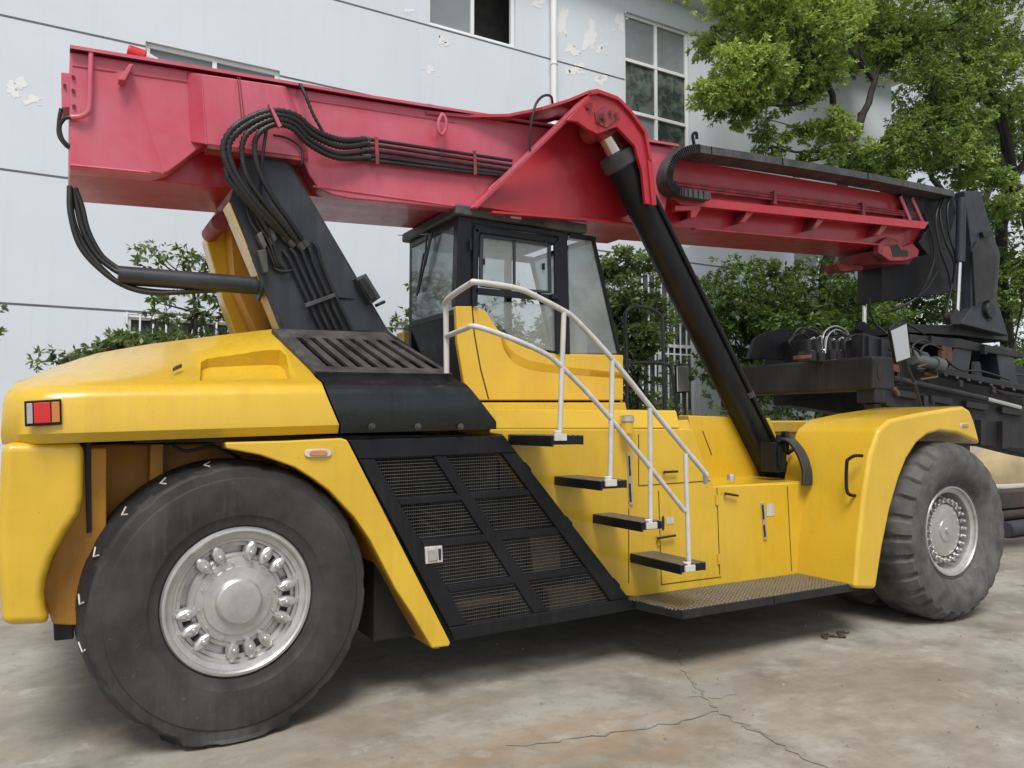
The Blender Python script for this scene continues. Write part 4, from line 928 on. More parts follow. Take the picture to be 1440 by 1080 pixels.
vb = MB(); p = T(1096, 638, 4.85); vb.box(p.x - .09, p.x + .06, 4.82, 4.98, p.z - .16, p.z + .10); vb.box(p.x + .0, p.x + .05, 4.78, 4.83, p.z + .02, p.z + .2); vb.box(p.x - .07, p.x - .02, 4.79, 4.83, p.z - .1, p.z + .06); vb.tube([p + Vector((-.03, -.02, .1)), p + Vector((-.03, -.02, .17))], .025, 10); vb.tube([p + Vector((.1, 0, 0)), p + Vector((.17, 0, .03))], .02, 10); vb.build('valve_block', BLK, rs, .008)
for i in range(4):
    q = [(1094 + 4 * i, 618 - 2 * i, 4.84), (1108 + 3 * i, 620, 4.76), (1122 + 3 * i, 638, 4.68), (1130 + 3 * i, 662, 4.62), (1130 + 3.2 * i, 682, 4.60)]
    hose([T(*p) for p in q], .018, False, rs)

# ---- cab
Yn, Yf = 5.65, 6.75
cab = thing('cab', '', '') if False else None
lowp = [(641, 429), (668, 430), (684, 440), (700, 462), (735, 486), (780, 497), (877, 499), (877, 563), (663, 563), (652, 536), (643, 480)]
cabm = MB().slab([(641, 430), (667, 430), (684, 438), (700, 462), (720, 480), (745, 491), (780, 497), (877, 499), (877, 563), (663, 563), (652, 536), (643, 480)], Yn, Yn + .05)
cabo = cabm.build('cab', YEL, rs, .012, 3)
sw = MB(); su = smooth_path(TT([(707, 471), (714, 486), (728, 499), (750, 508), (790, 515), (835, 520), (876, 524)], Yn - .022), 6); sl2 = smooth_path(TT([(704, 473), (709, 491), (722, 508), (746, 519), (790, 525), (835, 529), (876, 532)], Yn - .002), 6)
sw.grid([[p_ + Vector((0, .03, 0)) for p_ in su], su, sl2, [p_ + Vector((0, .03, 0)) for p_ in sl2]]); sw.build('door_swage', YEL, cabo, angle=70)
xr_ = T(646, 300, Yn).x; xd = T(795, 330, Yn).x; xf_ = T(836, 330, Yn).x; xfb = T(873, 498, Yn).x
zr, zs = T(646, 303, Yn).z, T(800, 498, Yn).z; zbk = T(668, 563, Yn).z; zrf = T(648, 289, Yn).z
zsr = T(643, 430, Yn).z
fr = MB()
fr.slab([(645, 303), (664, 306), (664, 430), (641, 430)], Yn, Yn + .09)                       # rear pillar
fr.slab([(785, 326), (798, 329), (802, 499), (786, 498)], Yn, Yn + .08)                       # middle pillar
fr.slab([(664, 306), (786, 326), (786, 333), (664, 314)], Yn, Yn + .06)
fr.box(xr_ + .02, xr_ + .08, Yf - .06, Yf, zbk, zr); fr.box(xd, xd + .06, Yf - .06, Yf, zs, zr); fr.box(xr_ + .08, xf_, Yf - .05, Yf, zr - .06, zr)
fr.bar((xf_, Yn + .02, zr - .05), (xfb, Yn + .02, zs), .03, .035); fr.bar((xf_, Yf - .02, zr - .05), (xfb, Yf - .02, zs), .03, .035)
fr.bar((xf_, Yn, zr - .03), (xf_, Yf, zr - .03), .04, .04); fr.box(xd + .06, xf_ - .01, Yn + .01, Yn + .05, zr - .05, zr - .005)
fr.box(xr_ + .005, xr_ + .05, Yn + .09, Yf - .06, zr - .06, zr); fr.box(xr_ + .006, xr_ + .045, Yn + .09, Yf - .06, zsr - .06, zsr - .01)
fr.build('cab_frame', BLK, cabo, .006)
rp = MB(); rp.prism([(xr_ + .01, Yn + .06, zsr - .03), (xr_ + .01, Yf, zsr - .03), (xr_ + .2, Yf, zbk - .1), (xr_ + .2, Yn + .06, zbk - .1)], (.03, 0, 0)); rp.build('rear_panel', BLK, cabo, .006)
rf = MB(); rf.box(xr_ - .045, xf_ - .10, Yn - .035, Yf + .03, zrf - .085, zrf); rfo = rf.build('cab_roof', BLKD, cabo, .018, 3)
MB().prism([p + Vector((0, -.038, 0)) for p in TT([(715, 297), (730, 299), (730, 310), (715, 308)], Yn)], (0, .002, 0)).build('white_label', WHT, rfo)
bt = MB()
for px in (662, 757): p = T(px, 285 + (px - 650) * .17, Yn + .1); bt.tube([p - Vector((0, 0, .1)), p], .012, 8)
build_each(bt, 'roof_bolt', BLK, rfo)
MB().box(xr_ + .1, xfb + .05, Yf - .05, Yf - .01, zbk, zs).build('far_panel', BLK, cabo, .01)
MB().box(xr_ + .15, xfb + .05, Yn + .06, Yf - .06, zbk - .02, zbk + .03).build('cab_floor', DARK, cabo)
fpn = MB().prism([(xfb, Yn + .05, zs), (xfb, Yf, zs), (xfb + .03, Yf, zbk), (xfb + .03, Yn + .05, zbk)], (.03, 0, 0)); fpn.build('front_panel', YEL, cabo, .01)
# door
dr = MB()
do_, di = [(666, 318), (784, 336), (786, 496), (742, 491), (716, 477), (698, 459), (684, 437), (667, 430)], None
for a, c, wd in (((667, 322), (782, 339), .05), ((782, 339), (785, 497), .05), ((669, 322), (667, 430), .05), ((668, 409), (783, 420), .055)): dr.bar(T(*a, Yn - .012), T(*c, Yn - .012), .03, wd, (0, 0, 1) if abs(a[0] - c[0]) > 20 else (1, 0, 0))
dro = dr.build('cab_door', BLK, cabo, .005)
sd_ = MB()
for a, c, wd in (((676, 331), (772, 344), .03), ((772, 344), (773, 411), .03), ((677, 331), (676, 402), .03), ((723, 337), (723, 408), .022), ((676, 402), (773, 411), .02)): sd_.bar(T(*a, Yn + .0), T(*c, Yn + .0), .02, wd, (0, 0, 1) if abs(a[0] - c[0]) > 20 else (1, 0, 0))
sd_.build('sliding_frame', MAST, dro, .003)
gp = MB(); gp.slab([(676, 331), (772, 344), (773, 411), (676, 402)], Yn + .005, Yn + .010); gp.slab([(678, 422), (782, 430), (784, 494), (745, 489), (719, 474), (702, 456), (688, 434)], Yn + .004, Yn + .010); gp.build('door_glass', GLASS, dro)
hd_ = MB()
for px, py in ((681, 367), (765, 374)): hd_.slab([(px - 1.5, py - 4), (px + 1.5, py - 4), (px + 1.5, py + 5), (px - 1.5, py + 5)], Yn - .02, Yn)
hd_.slab([(776, 413), (786, 414), (786, 421), (776, 420)], Yn - .06, Yn - .03); hd_.tube([T(662, 337, Yn - .03), T(662, 352, Yn - .03)], .014, 8); build_each(hd_, 'door_handle', BLK, dro, bevel=.003)
ds = MB()
for a, c in (((664, 430), (667, 470)), ((667, 470), (676, 520)), ((676, 520), (687, 561))): ds.bar(T(*a, Yn - .001), T(*c, Yn - .001), .006, .010, (1, 0, 0))
ds.build('door_gap', SEAM, cabo)
gq = MB(); gq.slab([(799, 331), (834, 334), (872, 497), (802, 497)], Yn + .02, Yn + .026); gq.build('quarter_glass', GLASS, cabo)
gq = MB(); gq.prism([(xf_ + .005, Yn + .04, zr - .05), (xf_ + .005, Yf - .04, zr - .05), (xfb + .005, Yf - .04, zs), (xfb + .005, Yn + .04, zs)], (.006, 0, 0)); gq.build('windscreen', GLASS, cabo)
gq = MB(); gq.prism([(xr_ + .02, Yn + .09, zr - .05), (xr_ + .02, Yf - .06, zr - .05), (xr_ + .02, Yf - .06, zsr - .02), (xr_ + .02, Yn + .09, zsr - .02)], (.006, 0, 0)); gq.build('rear_glass', GLASS, cabo)
gq = MB(); gq.box(xr_ + .1, xd, Yf - .03, Yf - .024, zs - .02, zr - .06); gq.build('far_glass', GLASS, cabo)
wp = MB(); wx = xr_ - .02
wp.bar(TX(606, 330, wx), TX(588, 412, wx), .012, .02); wp.bar(TX(601, 322, wx), TX(597, 372, wx), .012, .014); wp.bar(TX(609, 322, wx), TX(598, 374, wx), .010, .012); wp.bar(TX(596, 356, wx), TX(586, 416, wx), .012, .018); wp.build('wiper', BLK, cabo)
an = MB(); an.tube([TX(560, 331, wx), TX(604, 329, wx)], .005, 6); an.build('aerial', SILV, cabo)
st = MB(); sx = xf_ + .10
st.prism([(sx, 5.9, zbk + .03), (sx + .32, 5.9, zbk + .03), (sx + .34, 5.9, zbk + .45), (sx, 5.9, zbk + .42)], (0, .45, 0)); st.prism([(sx - .12, 5.9, zbk + .4), (sx + .03, 5.9, zbk + .42), (sx - .04, 5.9, zbk + .86), (sx - .16, 5.9, zbk + .86)], (0, .45, 0)); st.prism([(sx - .15, 6.1, zbk + .88), (sx - .05, 6.1, zbk + .88), (sx - .06, 6.1, zbk + 1.06), (sx - .15, 6.1, zbk + 1.06)], (0, .25, 0))
st.build('seat', SEATM, cabo, .04, 3)
st = MB(); st.tube([(xfb - .25, 6.2, zbk), (xfb - .32, 6.2, zbk + .65)], .035, 10); st.build('steering_column', BLK, cabo)
sp_ = MB(); sp_.slab([(676, 566), (880, 566), (884, 590), (680, 590)], Yn - .05, Yf); sp_.build('cab_mount', YEL, rs, .01)
MB().box(2.3, 3.9, 5.3, 7.3, 1.60, 1.80).build('upper_deck', YEL_SHADE, rs, .01)
MB().box(3.92, 6.28, 5.52, 7.3, .95, 1.06).build('lower_deck', YEL_SHADE, rs, .01)
sb = MB().slab([(568, 466), (575, 465), (576, 490), (569, 490)], 6.9, 7.1); sb.build('deck_post', YEL, rs, .01)

# ---- dark guard rails and mirrors beside the cab
gr = MB(); Yg = 5.95
gr.tube(smooth_path([T(882, 585, Yg), T(881, 500, Yg), T(879, 450, Yg), T(883, 436, Yg), T(894, 431, Yg), T(914, 434, Yg), T(928, 443, Yg), T(932, 458, Yg), T(933, 520, Yg), T(935, 588, Yg)], 5), .019, 10)
gr.tube(smooth_path([T(882, 511, Yg), T(910, 510, Yg), T(935, 512, Yg), T(944, 520, Yg), T(950, 560, Yg), T(952, 586, Yg)], 5), .019, 10); gr.build('guard_rail', MAST, rs)
def mirror(px4, Y, stem, name='mirror'):
    o = MB().slab(px4, Y + .012, Y + .05).build(name, BLK, rs, .014, 3)
    c = sum(TT(px4, Y), Vector()) / 4
    MB().prism([c + (p - c) * .9 for p in TT(px4, Y)], (0, .011, 0)).build('mirror_glass', MIRR, o, .006)
    mb = MB(); mb.tube(smooth_path([T(a, b_, Y + .06) for a, b_ in stem], 4), .013, 8); mb.build('mirror_arm', SILV if name == 'wing' else STEEL_D, o)
mirror([(1252, 463), (1276, 452), (1282, 505), (1261, 512)], 4.45, [(1270, 490), (1276, 515), (1286, 540), (1296, 575)])
mb = MB(); mb.tube([T(1266, 513, 4.47), T(1268, 533, 4.47), T(1286, 540, 4.5)], .008, 8); mb.tube([T(1312, 575, 4.4), T(1313, 560, 4.4)], .01, 8); mb.build('mirror_stay', STEEL_D, rs)
mirror([(951, 513), (969, 512), (970, 552), (952, 553)], 5.6, [(961, 548), (963, 560), (963, 586)])

# ---- spreader
SPM = STEEL_D
def sp(name, px, Y0, Y1, mat=SPM, bev=.012): return MB().slab(px, Y0, Y1).build(name, mat, rs, bev)
def lateral(name, px, Y0, Y1, X0, X1):                # a beam across the machine: end outline on plane Y0
    return None
e = TT([(1228, 500), (1248, 505), (1248, 541), (1228, 548)], 5.05)
eb = MB(); xe0, xe1 = e[0].x, T(1250, 505, 5.05).x + .10
eb.prism([(xe0, 5.05, e[0].z), (xe1, 5.05, e[0].z), (xe1, 5.05, e[3].z), (xe0, 5.05, e[3].z)], (0, 2.2, 0)); ebo = eb.build('spreader_end_beam', SPM, rs, .03, 3)
sl_ = [T(1238 + 5 * math.cos(a) * .8, 522 + 13 * math.sin(a), 5.045) for a in [2 * math.pi * k / 20 for k in range(20)]]; MB().prism(sl_, (0, .004, 0)).build('beam_slot', DARK, ebo)
tw = MB(); p = T(1236, 550, 5.05); tw.box(p.x - .05, p.x + .14, 5.06, 5.28, p.z - .12, p.z + .03); tw.box(p.x - .02, p.x + .10, 5.09, 5.22, p.z - .18, p.z - .12); tw.build('twistlock', SPM, ebo, .015)
tw = MB(); tw.box(p.x - .05, p.x + .14, 7.0, 7.22, p.z - .12, p.z + .03); tw.box(p.x + .0, p.x + .08, 7.08, 7.16, p.z - .22, p.z - .12); tw.build('twistlock', SPM, ebo, .015)
sp('spreader_bracket', [(1052, 505), (1062, 478), (1068, 472), (1098, 462), (1107, 461), (1122, 506)], 6.6, 6.66)
sp('spreader_beam', [(1100, 470), (1120, 466), (1280, 478), (1440, 520), (1700, 560), (1700, 690), (1440, 640), (1250, 592), (1110, 570)], 6.85, 7.1)
sp('spreader_beam', [(1246, 545), (1330, 556), (1440, 572), (1800, 610), (1800, 680), (1440, 632), (1378, 626), (1246, 570)], 5.25, 5.55)
sp('spreader_box', [(1214, 468), (1252, 478), (1266, 500), (1300, 525), (1300, 545), (1250, 540), (1214, 505)], 5.5, 6.9)
sp('spreader_top_slab', [(1278, 456), (1350, 457), (1418, 470), (1418, 480), (1350, 472), (1278, 468)], 5.7, 6.7)
sp('spreader_top_slab', [(1280, 470), (1350, 476), (1440, 496), (1440, 504), (1350, 490), (1280, 482)], 5.6, 6.8)
sp('spreader_post', [(1344, 478), (1369, 482), (1362, 526), (1334, 520)], 5.62, 5.85, MAST)
sp('spreader_post', [(1400, 486), (1424, 490), (1432, 546), (1408, 540)], 5.62, 5.85, MAST)
sp('spreader_rail', [(1322, 517), (1440, 541), (1600, 570), (1600, 578), (1440, 550), (1322, 525)], 5.40, 5.6)
sp('spreader_rail', [(1282, 500), (1310, 508), (1330, 524), (1440, 562), (1440, 590), (1330, 556), (1282, 530)], 5.7, 6.6)
sp('spreader_web', [(1366, 500), (1440, 515), (1440, 560), (1366, 545)], 6.3, 6.4)
sp('spreader_plate', [(1278, 488), (1306, 496), (1318, 520), (1290, 520)], 5.55, 5.62, paint('greenish_metal', (0.07, 0.09, 0.08), (0.1, 0.12, 0.11), (0.15, 0.1, 0.07), 0.4))
# hanging head plates and dampers
hd2 = sp('head_plate', [(1356, 268), (1379, 269), (1391, 312), (1407, 358), (1402, 420), (1418, 472), (1350, 455), (1366, 433), (1366, 343)], 5.55, 5.68, MAST)
lathe = MB().lathe([(.0, -.05), (.09, -.05), (.10, -.04), (.10, .0), (.14, .0), (.15, .01), (.15, .05)], T(1389, 437, 5.55), 'y', 28); lathe.build('pivot_boss', SPM, hd2)
MB().slab([(1368, 353), (1376, 338), (1392, 338), (1402, 360), (1398, 418), (1372, 430)], 5.52, 5.55).build('head_cover', SPM, hd2, .006)
hd3 = sp('head_plate', [(1356, 268), (1379, 269), (1391, 312), (1407, 358), (1402, 420), (1418, 472), (1350, 455), (1366, 433), (1366, 343)], 6.55, 6.68, MAST)
dm_ = MB(); dm_.tube([T(1352, 279, 5.5), T(1350, 369, 5.5)], .055, 18); dmo = dm_.build('damper', MAST, rs, .006)
dm_ = MB(); dm_.tube([T(1349.5, 369, 5.5), T(1346, 438, 5.5)], .024, 14); dm_.build('damper_rod', CHROME, dmo)
dm_ = MB(); dm_.tube([T(1217, 378, 6.4), T(1216.5, 400, 6.4)], .055, 16); dmo2 = dm_.build('damper', MAST, rs, .006)
dm_ = MB(); dm_.tube([T(1216.5, 400, 6.4), T(1215, 470, 6.4)], .026, 14); dm_.build('damper_rod', CHROME, dmo2)
tr_ = MB(); tr_.tube([T(1255, 532, 5.2), T(1387, 561, 5.2)], .032, 14); tro = tr_.build('telescope_cylinder', STEEL_D, rs); tr_ = MB(); tr_.tube([T(1384, 560, 5.2), T(1434, 573, 5.2)], .026, 14); tr_.build('telescope_rod', CHROME, tro)
for q in ([(1112, 480, 5.9), (1125, 462, 5.85), (1150, 470, 5.8), (1160, 500, 5.8)], [(1330, 270, 5.6), (1322, 300, 5.6), (1330, 340, 5.55), (1342, 370, 5.55), (1340, 400, 5.6)], [(1318, 380, 5.9), (1300, 410, 5.8), (1270, 430, 5.9), (1240, 440, 6.0)], [(1222, 420, 6.0), (1228, 450, 6.0), (1246, 468, 5.9)], [(1120, 500, 6.3), (1110, 480, 6.3), (1130, 470, 6.3), (1148, 490, 6.3)]):
    hose([T(*p) for p in q], .014, False, rs)
for q in ([(1156, 496, 5.75), (1158, 470, 5.75), (1172, 459, 5.75), (1190, 466, 5.75), (1196, 484, 5.75)], [(1160, 497, 5.7), (1163, 474, 5.7), (1176, 464, 5.7), (1194, 474, 5.72)], [(1134, 496, 5.8), (1152, 492, 5.75), (1170, 494, 5.72), (1200, 492, 5.7)]):
    mb = MB(); mb.tube(smooth_path([T(*p) for p in q], 6), .013, 8); mb.build('steel_pipe', CHROME, rs)
vm = MB()
for px, py in ((1137, 490), (1150, 492), (1166, 488), (1176, 492), (1186, 487)): p = T(px, py, 5.72); vm.tube([p - Vector((0, 0, .12)), p + Vector((0, 0, .10))], .035, 10); vm.box(p.x - .05, p.x + .05, 5.66, 5.82, p.z - .14, p.z - .03)
vm.build('valve_bank', STEEL_D, rs, .004)
RUST = paint('rust_patch', (0.13, 0.055, 0.03), (0.07, 0.035, 0.022), (0.03, 0.02, 0.015), 0.8, dirt_amt=.8, patch=9)
mo = MB(); mo.tube([T(1283, 505, 5.35), T(1312, 512, 5.35)], .07, 18); mo.tube([T(1312, 512, 5.35), T(1322, 515, 5.35)], .095, 18); moo = mo.build('slewing_motor', paint('grey_green_metal', (0.06, 0.075, 0.07), (0.09, 0.10, 0.095), (0.15, 0.1, 0.07), 0.4), rs, .006)
for q in ([(1285, 500, 5.3), (1284, 486, 5.3), (1296, 478, 5.4), (1312, 484, 5.5)], [(1294, 503, 5.3), (1296, 490, 5.3), (1308, 484, 5.4), (1326, 492, 5.5)]): hose([T(*p) for p in q], .012, False, moo)
def plates(name, lst, mat, par, bev=.005):
    for q, y0, y1 in lst: MB().slab(q, y0, y1).build(name, mat, par, bev)
R4 = lambda x, y, w_, h_, sl=.12: [(x, y), (x + w_, y + w_ * sl), (x + w_, y + h_ + w_ * sl), (x, y + h_)]
plates('stiffener', [(R4(1222, 472, 5, 34), 5.46, 5.5), (R4(1240, 476, 5, 34), 5.46, 5.5), (R4(1262, 500, 4, 38), 5.46, 5.5), (R4(1284, 470, 4, 12), 5.62, 5.7), (R4(1310, 472, 4, 13), 5.56, 5.6), (R4(1385, 484, 4, 14), 5.54, 5.6), (R4(1350, 534, 5, 10, .2), 5.36, 5.4), (R4(1396, 543, 5, 10, .2), 5.36, 5.4), (R4(1380, 590, 6, 36, .1), 5.18, 5.25), (R4(1410, 592, 6, 38, .1), 5.18, 5.25), (R4(1300, 556, 6, 20, .1), 5.20, 5.25)], SPM, rs)
plates('rusty_pad', [(R4(1325, 486, 14, 24, .15), 5.60, 5.66), (R4(1256, 512, 12, 10, .2), 5.45, 5.5), (R4(1336, 440, 18, 8, .1), 5.48, 5.55), (R4(1300, 522, 16, 6, .2), 5.38, 5.42), (R4(1126, 500, 16, 5, -.1), 5.5, 5.6)], RUST, rs)
plates('shackle_plate', [([(1336, 446), (1346, 434), (1356, 446), (1350, 456), (1338, 456)], 5.45, 5.52), ([(1208, 462), (1216, 452), (1226, 464), (1222, 474), (1210, 474)], 6.35, 6.45), ([(1382, 326), (1394, 324), (1396, 332), (1384, 334)], 5.50, 5.55)], SPM, rs)
for k in range(7):
    a = T(1330 + 16 * k, 528 + 3.4 * k, 5.39); mb = MB().lathe([(0, -.014), (.014, -.014), (.018, -.004), (.018, .01)], a, 'y', 8); mb.build('rail_bolt', BLKD, rs)
for q in ([(1322, 282, 5.6), (1316, 310, 5.58), (1322, 350, 5.58), (1334, 385, 5.6), (1338, 412, 5.62)], [(1336, 276, 5.55), (1332, 300, 5.54), (1336, 335, 5.54), (1343, 360, 5.56), (1340, 395, 5.6), (1330, 440, 5.62)], [(1300, 300, 5.68), (1310, 330, 5.66), (1314, 360, 5.66), (1306, 390, 5.7), (1290, 420, 5.8)], [(1246, 470, 5.6), (1262, 452, 5.6), (1280, 458, 5.6), (1300, 470, 5.6)], [(1250, 492, 5.44), (1268, 484, 5.44), (1286, 490, 5.44), (1300, 502, 5.44)], [(1330, 505, 5.5), (1350, 520, 5.45), (1380, 522, 5.45), (1420, 534, 5.45)], [(1376, 505, 5.9), (1390, 520, 5.85), (1410, 524, 5.85), (1440, 528, 5.9)], [(1204, 470, 5.6), (1190, 478, 5.6), (1186, 492, 5.62)], [(1128, 470, 5.9), (1140, 460, 5.85), (1152, 466, 5.8), (1156, 480, 5.78)]):
    hose([T(*p) for p in q], .013, False, rs)
ft = MB()
for px, py in ((1140, 478), (1150, 476), (1168, 480), (1180, 478), (1192, 480), (1202, 484)): p = T(px, py, 5.70); ft.tube([p, p + Vector((0, -.05, .02))], .014, 8)
build_each(ft, 'hose_fitting', CHROME, rs)
tl2 = MB()
for x0 in (1262, 1310, 1360, 1410): tl2.slab(R4(x0, 548 + (x0 - 1262) * .16, 30, 9, .16), 5.20, 5.25)
build_each(tl2, 'cable_tray', SPM, rs, bevel=.004)
cb_ = MB(); cb_.tube([T(1290, 516, 5.3), T(1318, 508, 5.3), T(1318, 530, 5.3), T(1294, 534, 5.3)], .014, 8); cb_.tube([T(1246, 545, 5.15), T(1258, 548, 5.1), T(1262, 556, 5.1)], .03, 10); build_each(cb_, 'lock_linkage', BROWN, rs)

# ================================================================== TREES AND SHRUBS
def leaf_mat(name, ca_, cb2, tr=0.35):
    m, t, b = new_mat(name)
    at = N(t, 'ShaderNodeAttribute'); at.attribute_name = 'tint'
    col = mixc(t, at.outputs['Fac'], ca_, cb2)
    t.links.new(col, b.inputs['Base Color']); b.inputs['Roughness'].default_value = 0.42
    tl_ = N(t, 'ShaderNodeBsdfTranslucent'); t.links.new(mixc(t, 0.5, col, (0.30, 0.40, 0.08)), tl_.inputs[0])
    mx = N(t, 'ShaderNodeMixShader'); mx.inputs[0].default_value = tr
    t.links.new(b.outputs[0], mx.inputs[1]); t.links.new(tl_.outputs[0], mx.inputs[2]); t.links.new(mx.outputs[0], t.nodes['Material Output'].inputs[0]); return m
LEAF = leaf_mat('camphor_leaves', (0.09, 0.165, 0.04), (0.50, 0.64, 0.14))
LEAFD = leaf_mat('dark_leaves', (0.026, 0.062, 0.018), (0.13, 0.24, 0.04), 0.3)
LEAFS = leaf_mat('shrub_leaves', (0.045, 0.075, 0.03), (0.19, 0.25, 0.09), 0.3)
BARK = paint('bark', (0.016, 0.012, 0.010), (0.03, 0.024, 0.02), (0.05, 0.045, 0.04), 0.9, bstr=0.6)
def leaves_mesh(name, clumps, size, mat, parent, asp=0.42):
    Ps, Ts, As = [], [], []
    for (c, r, n, tint) in clumps:
        m = max(2, n // 13); d = rng.normal(size=(m, 3)); d /= np.linalg.norm(d, axis=1)[:, None]
        rad = np.where(rng.random(m) < .8, rng.random(m) ** 0.42, np.abs(rng.normal(1.0, .30, m)))
        tips = np.array(c) + d * rad[:, None] * np.array(r); k = rng.integers(0, m, n)
        a_ = rng.normal(size=(n, 3)) + d[k] * .7; a_[:, 2] = a_[:, 2] * .6 - .25; a_ /= np.linalg.norm(a_, axis=1)[:, None]
        Ps.append(tips[k] + a_ * size * rng.uniform(.35, .95, n)[:, None]); As.append(a_)
        Ts.append(np.clip(tint + rng.normal(0, .15, m)[k] + rng.normal(0, .08, n), 0, 1))
    P = np.concatenate(Ps); tint = np.concatenate(Ts); ax = np.concatenate(As); n = len(P)
    nr = rng.normal(size=(n, 3)) * .75; nr[:, 2] += .8
    sd_ = np.cross(ax, nr); sd_ /= np.linalg.norm(sd_, axis=1)[:, None] + 1e-9
    up_ = np.cross(sd_, ax)
    L = size * rng.uniform(.65, 1.35, n)[:, None]; W = L * asp
    a = P - ax * L * .5; cpt = P + ax * L * .5; bpt = P + sd_ * W * .5 + up_ * L * .08; dpt = P - sd_ * W * .5 + up_ * L * .08
    V = np.stack([a, bpt, cpt, dpt], 1).reshape(-1, 3).astype(np.float32)
    me = bpy.data.meshes.new(name); me.vertices.add(4 * n); me.vertices.foreach_set('co', V.ravel())
    me.loops.add(4 * n); me.loops.foreach_set('vertex_index', np.arange(4 * n, dtype=np.int32))
    me.polygons.add(n); me.polygons.foreach_set('loop_start', np.arange(0, 4 * n, 4, dtype=np.int32)); me.polygons.foreach_set('loop_total', np.full(n, 4, np.int32))
    at = me.attributes.new('tint', 'FLOAT', 'FACE'); at.data.foreach_set('value', tint.astype(np.float32))
    me.update(calc_edges=True); me.validate(); me.materials.append(mat)
    o = bpy.data.objects.new(name, me); C.objects.link(o); o.parent = parent
    o.matrix_parent_inverse = Matrix.Translation(parent.location).inverted(); return o
def limb(mb, a, b, r0, r1, wob=.12, n=7):
    a, b = Vector(a), Vector(b); L = (b - a).length; pts = []
    o1 = Vector((random.gauss(0, wob), random.gauss(0, wob), random.gauss(0, wob * .5))) * L
    for i in range(n):
        t_ = i / (n - 1); pts.append(a.lerp(b, t_) + o1 * math.sin(math.pi * t_) + Vector((random.gauss(0, .012), random.gauss(0, .012), 0)) * L * (0 if i in (0, n - 1) else 1))
    mb.tube(pts, [r0 + (r1 - r0) * i / (n - 1) for i in range(n)], 8); return pts
def sub_clumps(c, r, k, n, tint, flat=.55):
    out = []
    for i in range(k):
        d = rng.normal(size=3); d /= np.linalg.norm(d); q = np.array(c) + d * np.array(r) * rng.random() ** .4
        rr = rng.uniform(.22, .58) * float(np.mean(r)); hgt = (q[2] - c[2]) / r[2]
        out.append((q, (rr, rr, rr * flat), int(n / k * rng.uniform(.6, 1.5)), float(np.clip(tint + rng.normal(0, .18), 0, 1))))
    return out
def tree(name, label, base, forks, masses, leaf, mat, trunk_r=.16, group=None, cat='tree', dens=2.3, fl=.7):
    """forks: list of limbs ((x,y,z) start index path), masses: (centre, radii, sub-clumps, leaves, tint)"""
    root = thing(name, label, cat, base, group)
    tm = MB(); b = Vector(base); top = Vector(forks[0])
    pts = limb(tm, b, top, trunk_r, trunk_r * .7, .05)
    cl = []
    for (c, r, k, n, tint) in masses:
        cv = Vector(c); s = min([top] + [Vector(f) for f in forks], key=lambda f: (f - cv).length)
        ps = limb(tm, s, cv, trunk_r * .32, trunk_r * .07, .10)
        sc = sub_clumps(c, [q * 1.15 for q in r], int(k * 2.2), int(n * dens), tint, fl); cl += sc
        for q in sc[::3]: limb(tm, ps[random.randint(3, 6)], q[0], trunk_r * .12, trunk_r * .03, .08, 5)
    for f in forks[1:]: limb(tm, top, f, trunk_r * .6, trunk_r * .4, .06)
    tm.build('trunk', BARK, root, angle=80)
    leaves_mesh('crown', cl, leaf, mat, root)
    return root
def M_(px, py, Y, rx, rz, k, n, tint, ry=None):       # a leaf mass seen at (px, py) on plane Y, radii in metres
    return (tuple(T(px, py, Y)), (rx, ry or rx, rz), k, n, tint)
# broad camphor tree right of the stair window
Yt = 10.2
b0 = T(1190, 640, Yt); b0.z = 0
tree('camphor_tree', 'camphor tree with bright yellow-green crown in front of the stair window', tuple(b0),
     [tuple(T(1190, 205, Yt)), tuple(T(1165, 120, Yt)), tuple(T(1230, 115, Yt)), tuple(T(1210, 160, Yt))],
     [M_(1035, 105, 9.9, .75, .5, 9, 4200, .62), M_(1060, 40, 9.9, .85, .6, 10, 5000, .72), M_(1010, 118, 9.8, .45, .35, 5, 1600, .6), M_(1120, 20, 10.2, 1.1, .7, 12, 6000, .66),
      M_(1120, 85, 10, .8, .45, 9, 3600, .5), M_(1060, 150, 9.9, .45, .35, 5, 1500, .45), M_(1155, 180, 10, .5, .35, 6, 1700, .6), M_(1085, 205, 10, .35, .3, 4, 900, .3),
      M_(1220, 30, 10.6, 1.2, .8, 11, 4800, .45), M_(1240, 80, 10.6, .8, .4, 6, 1900, .4), M_(1190, -40, 10.3, 1.6, .7, 10, 4200, .6), M_(1225, 220, 9.9, .5, .3, 5, 1300, .5), M_(1040, -20, 10, 1.0, .5, 8, 3300, .7), M_(1150, 225, 10.0, .4, .2, 4, 700, .4), M_(1130, 130, 10.3, .5, .3, 4, 800, .3)], .09, LEAF, .15, group='broad camphor trees')
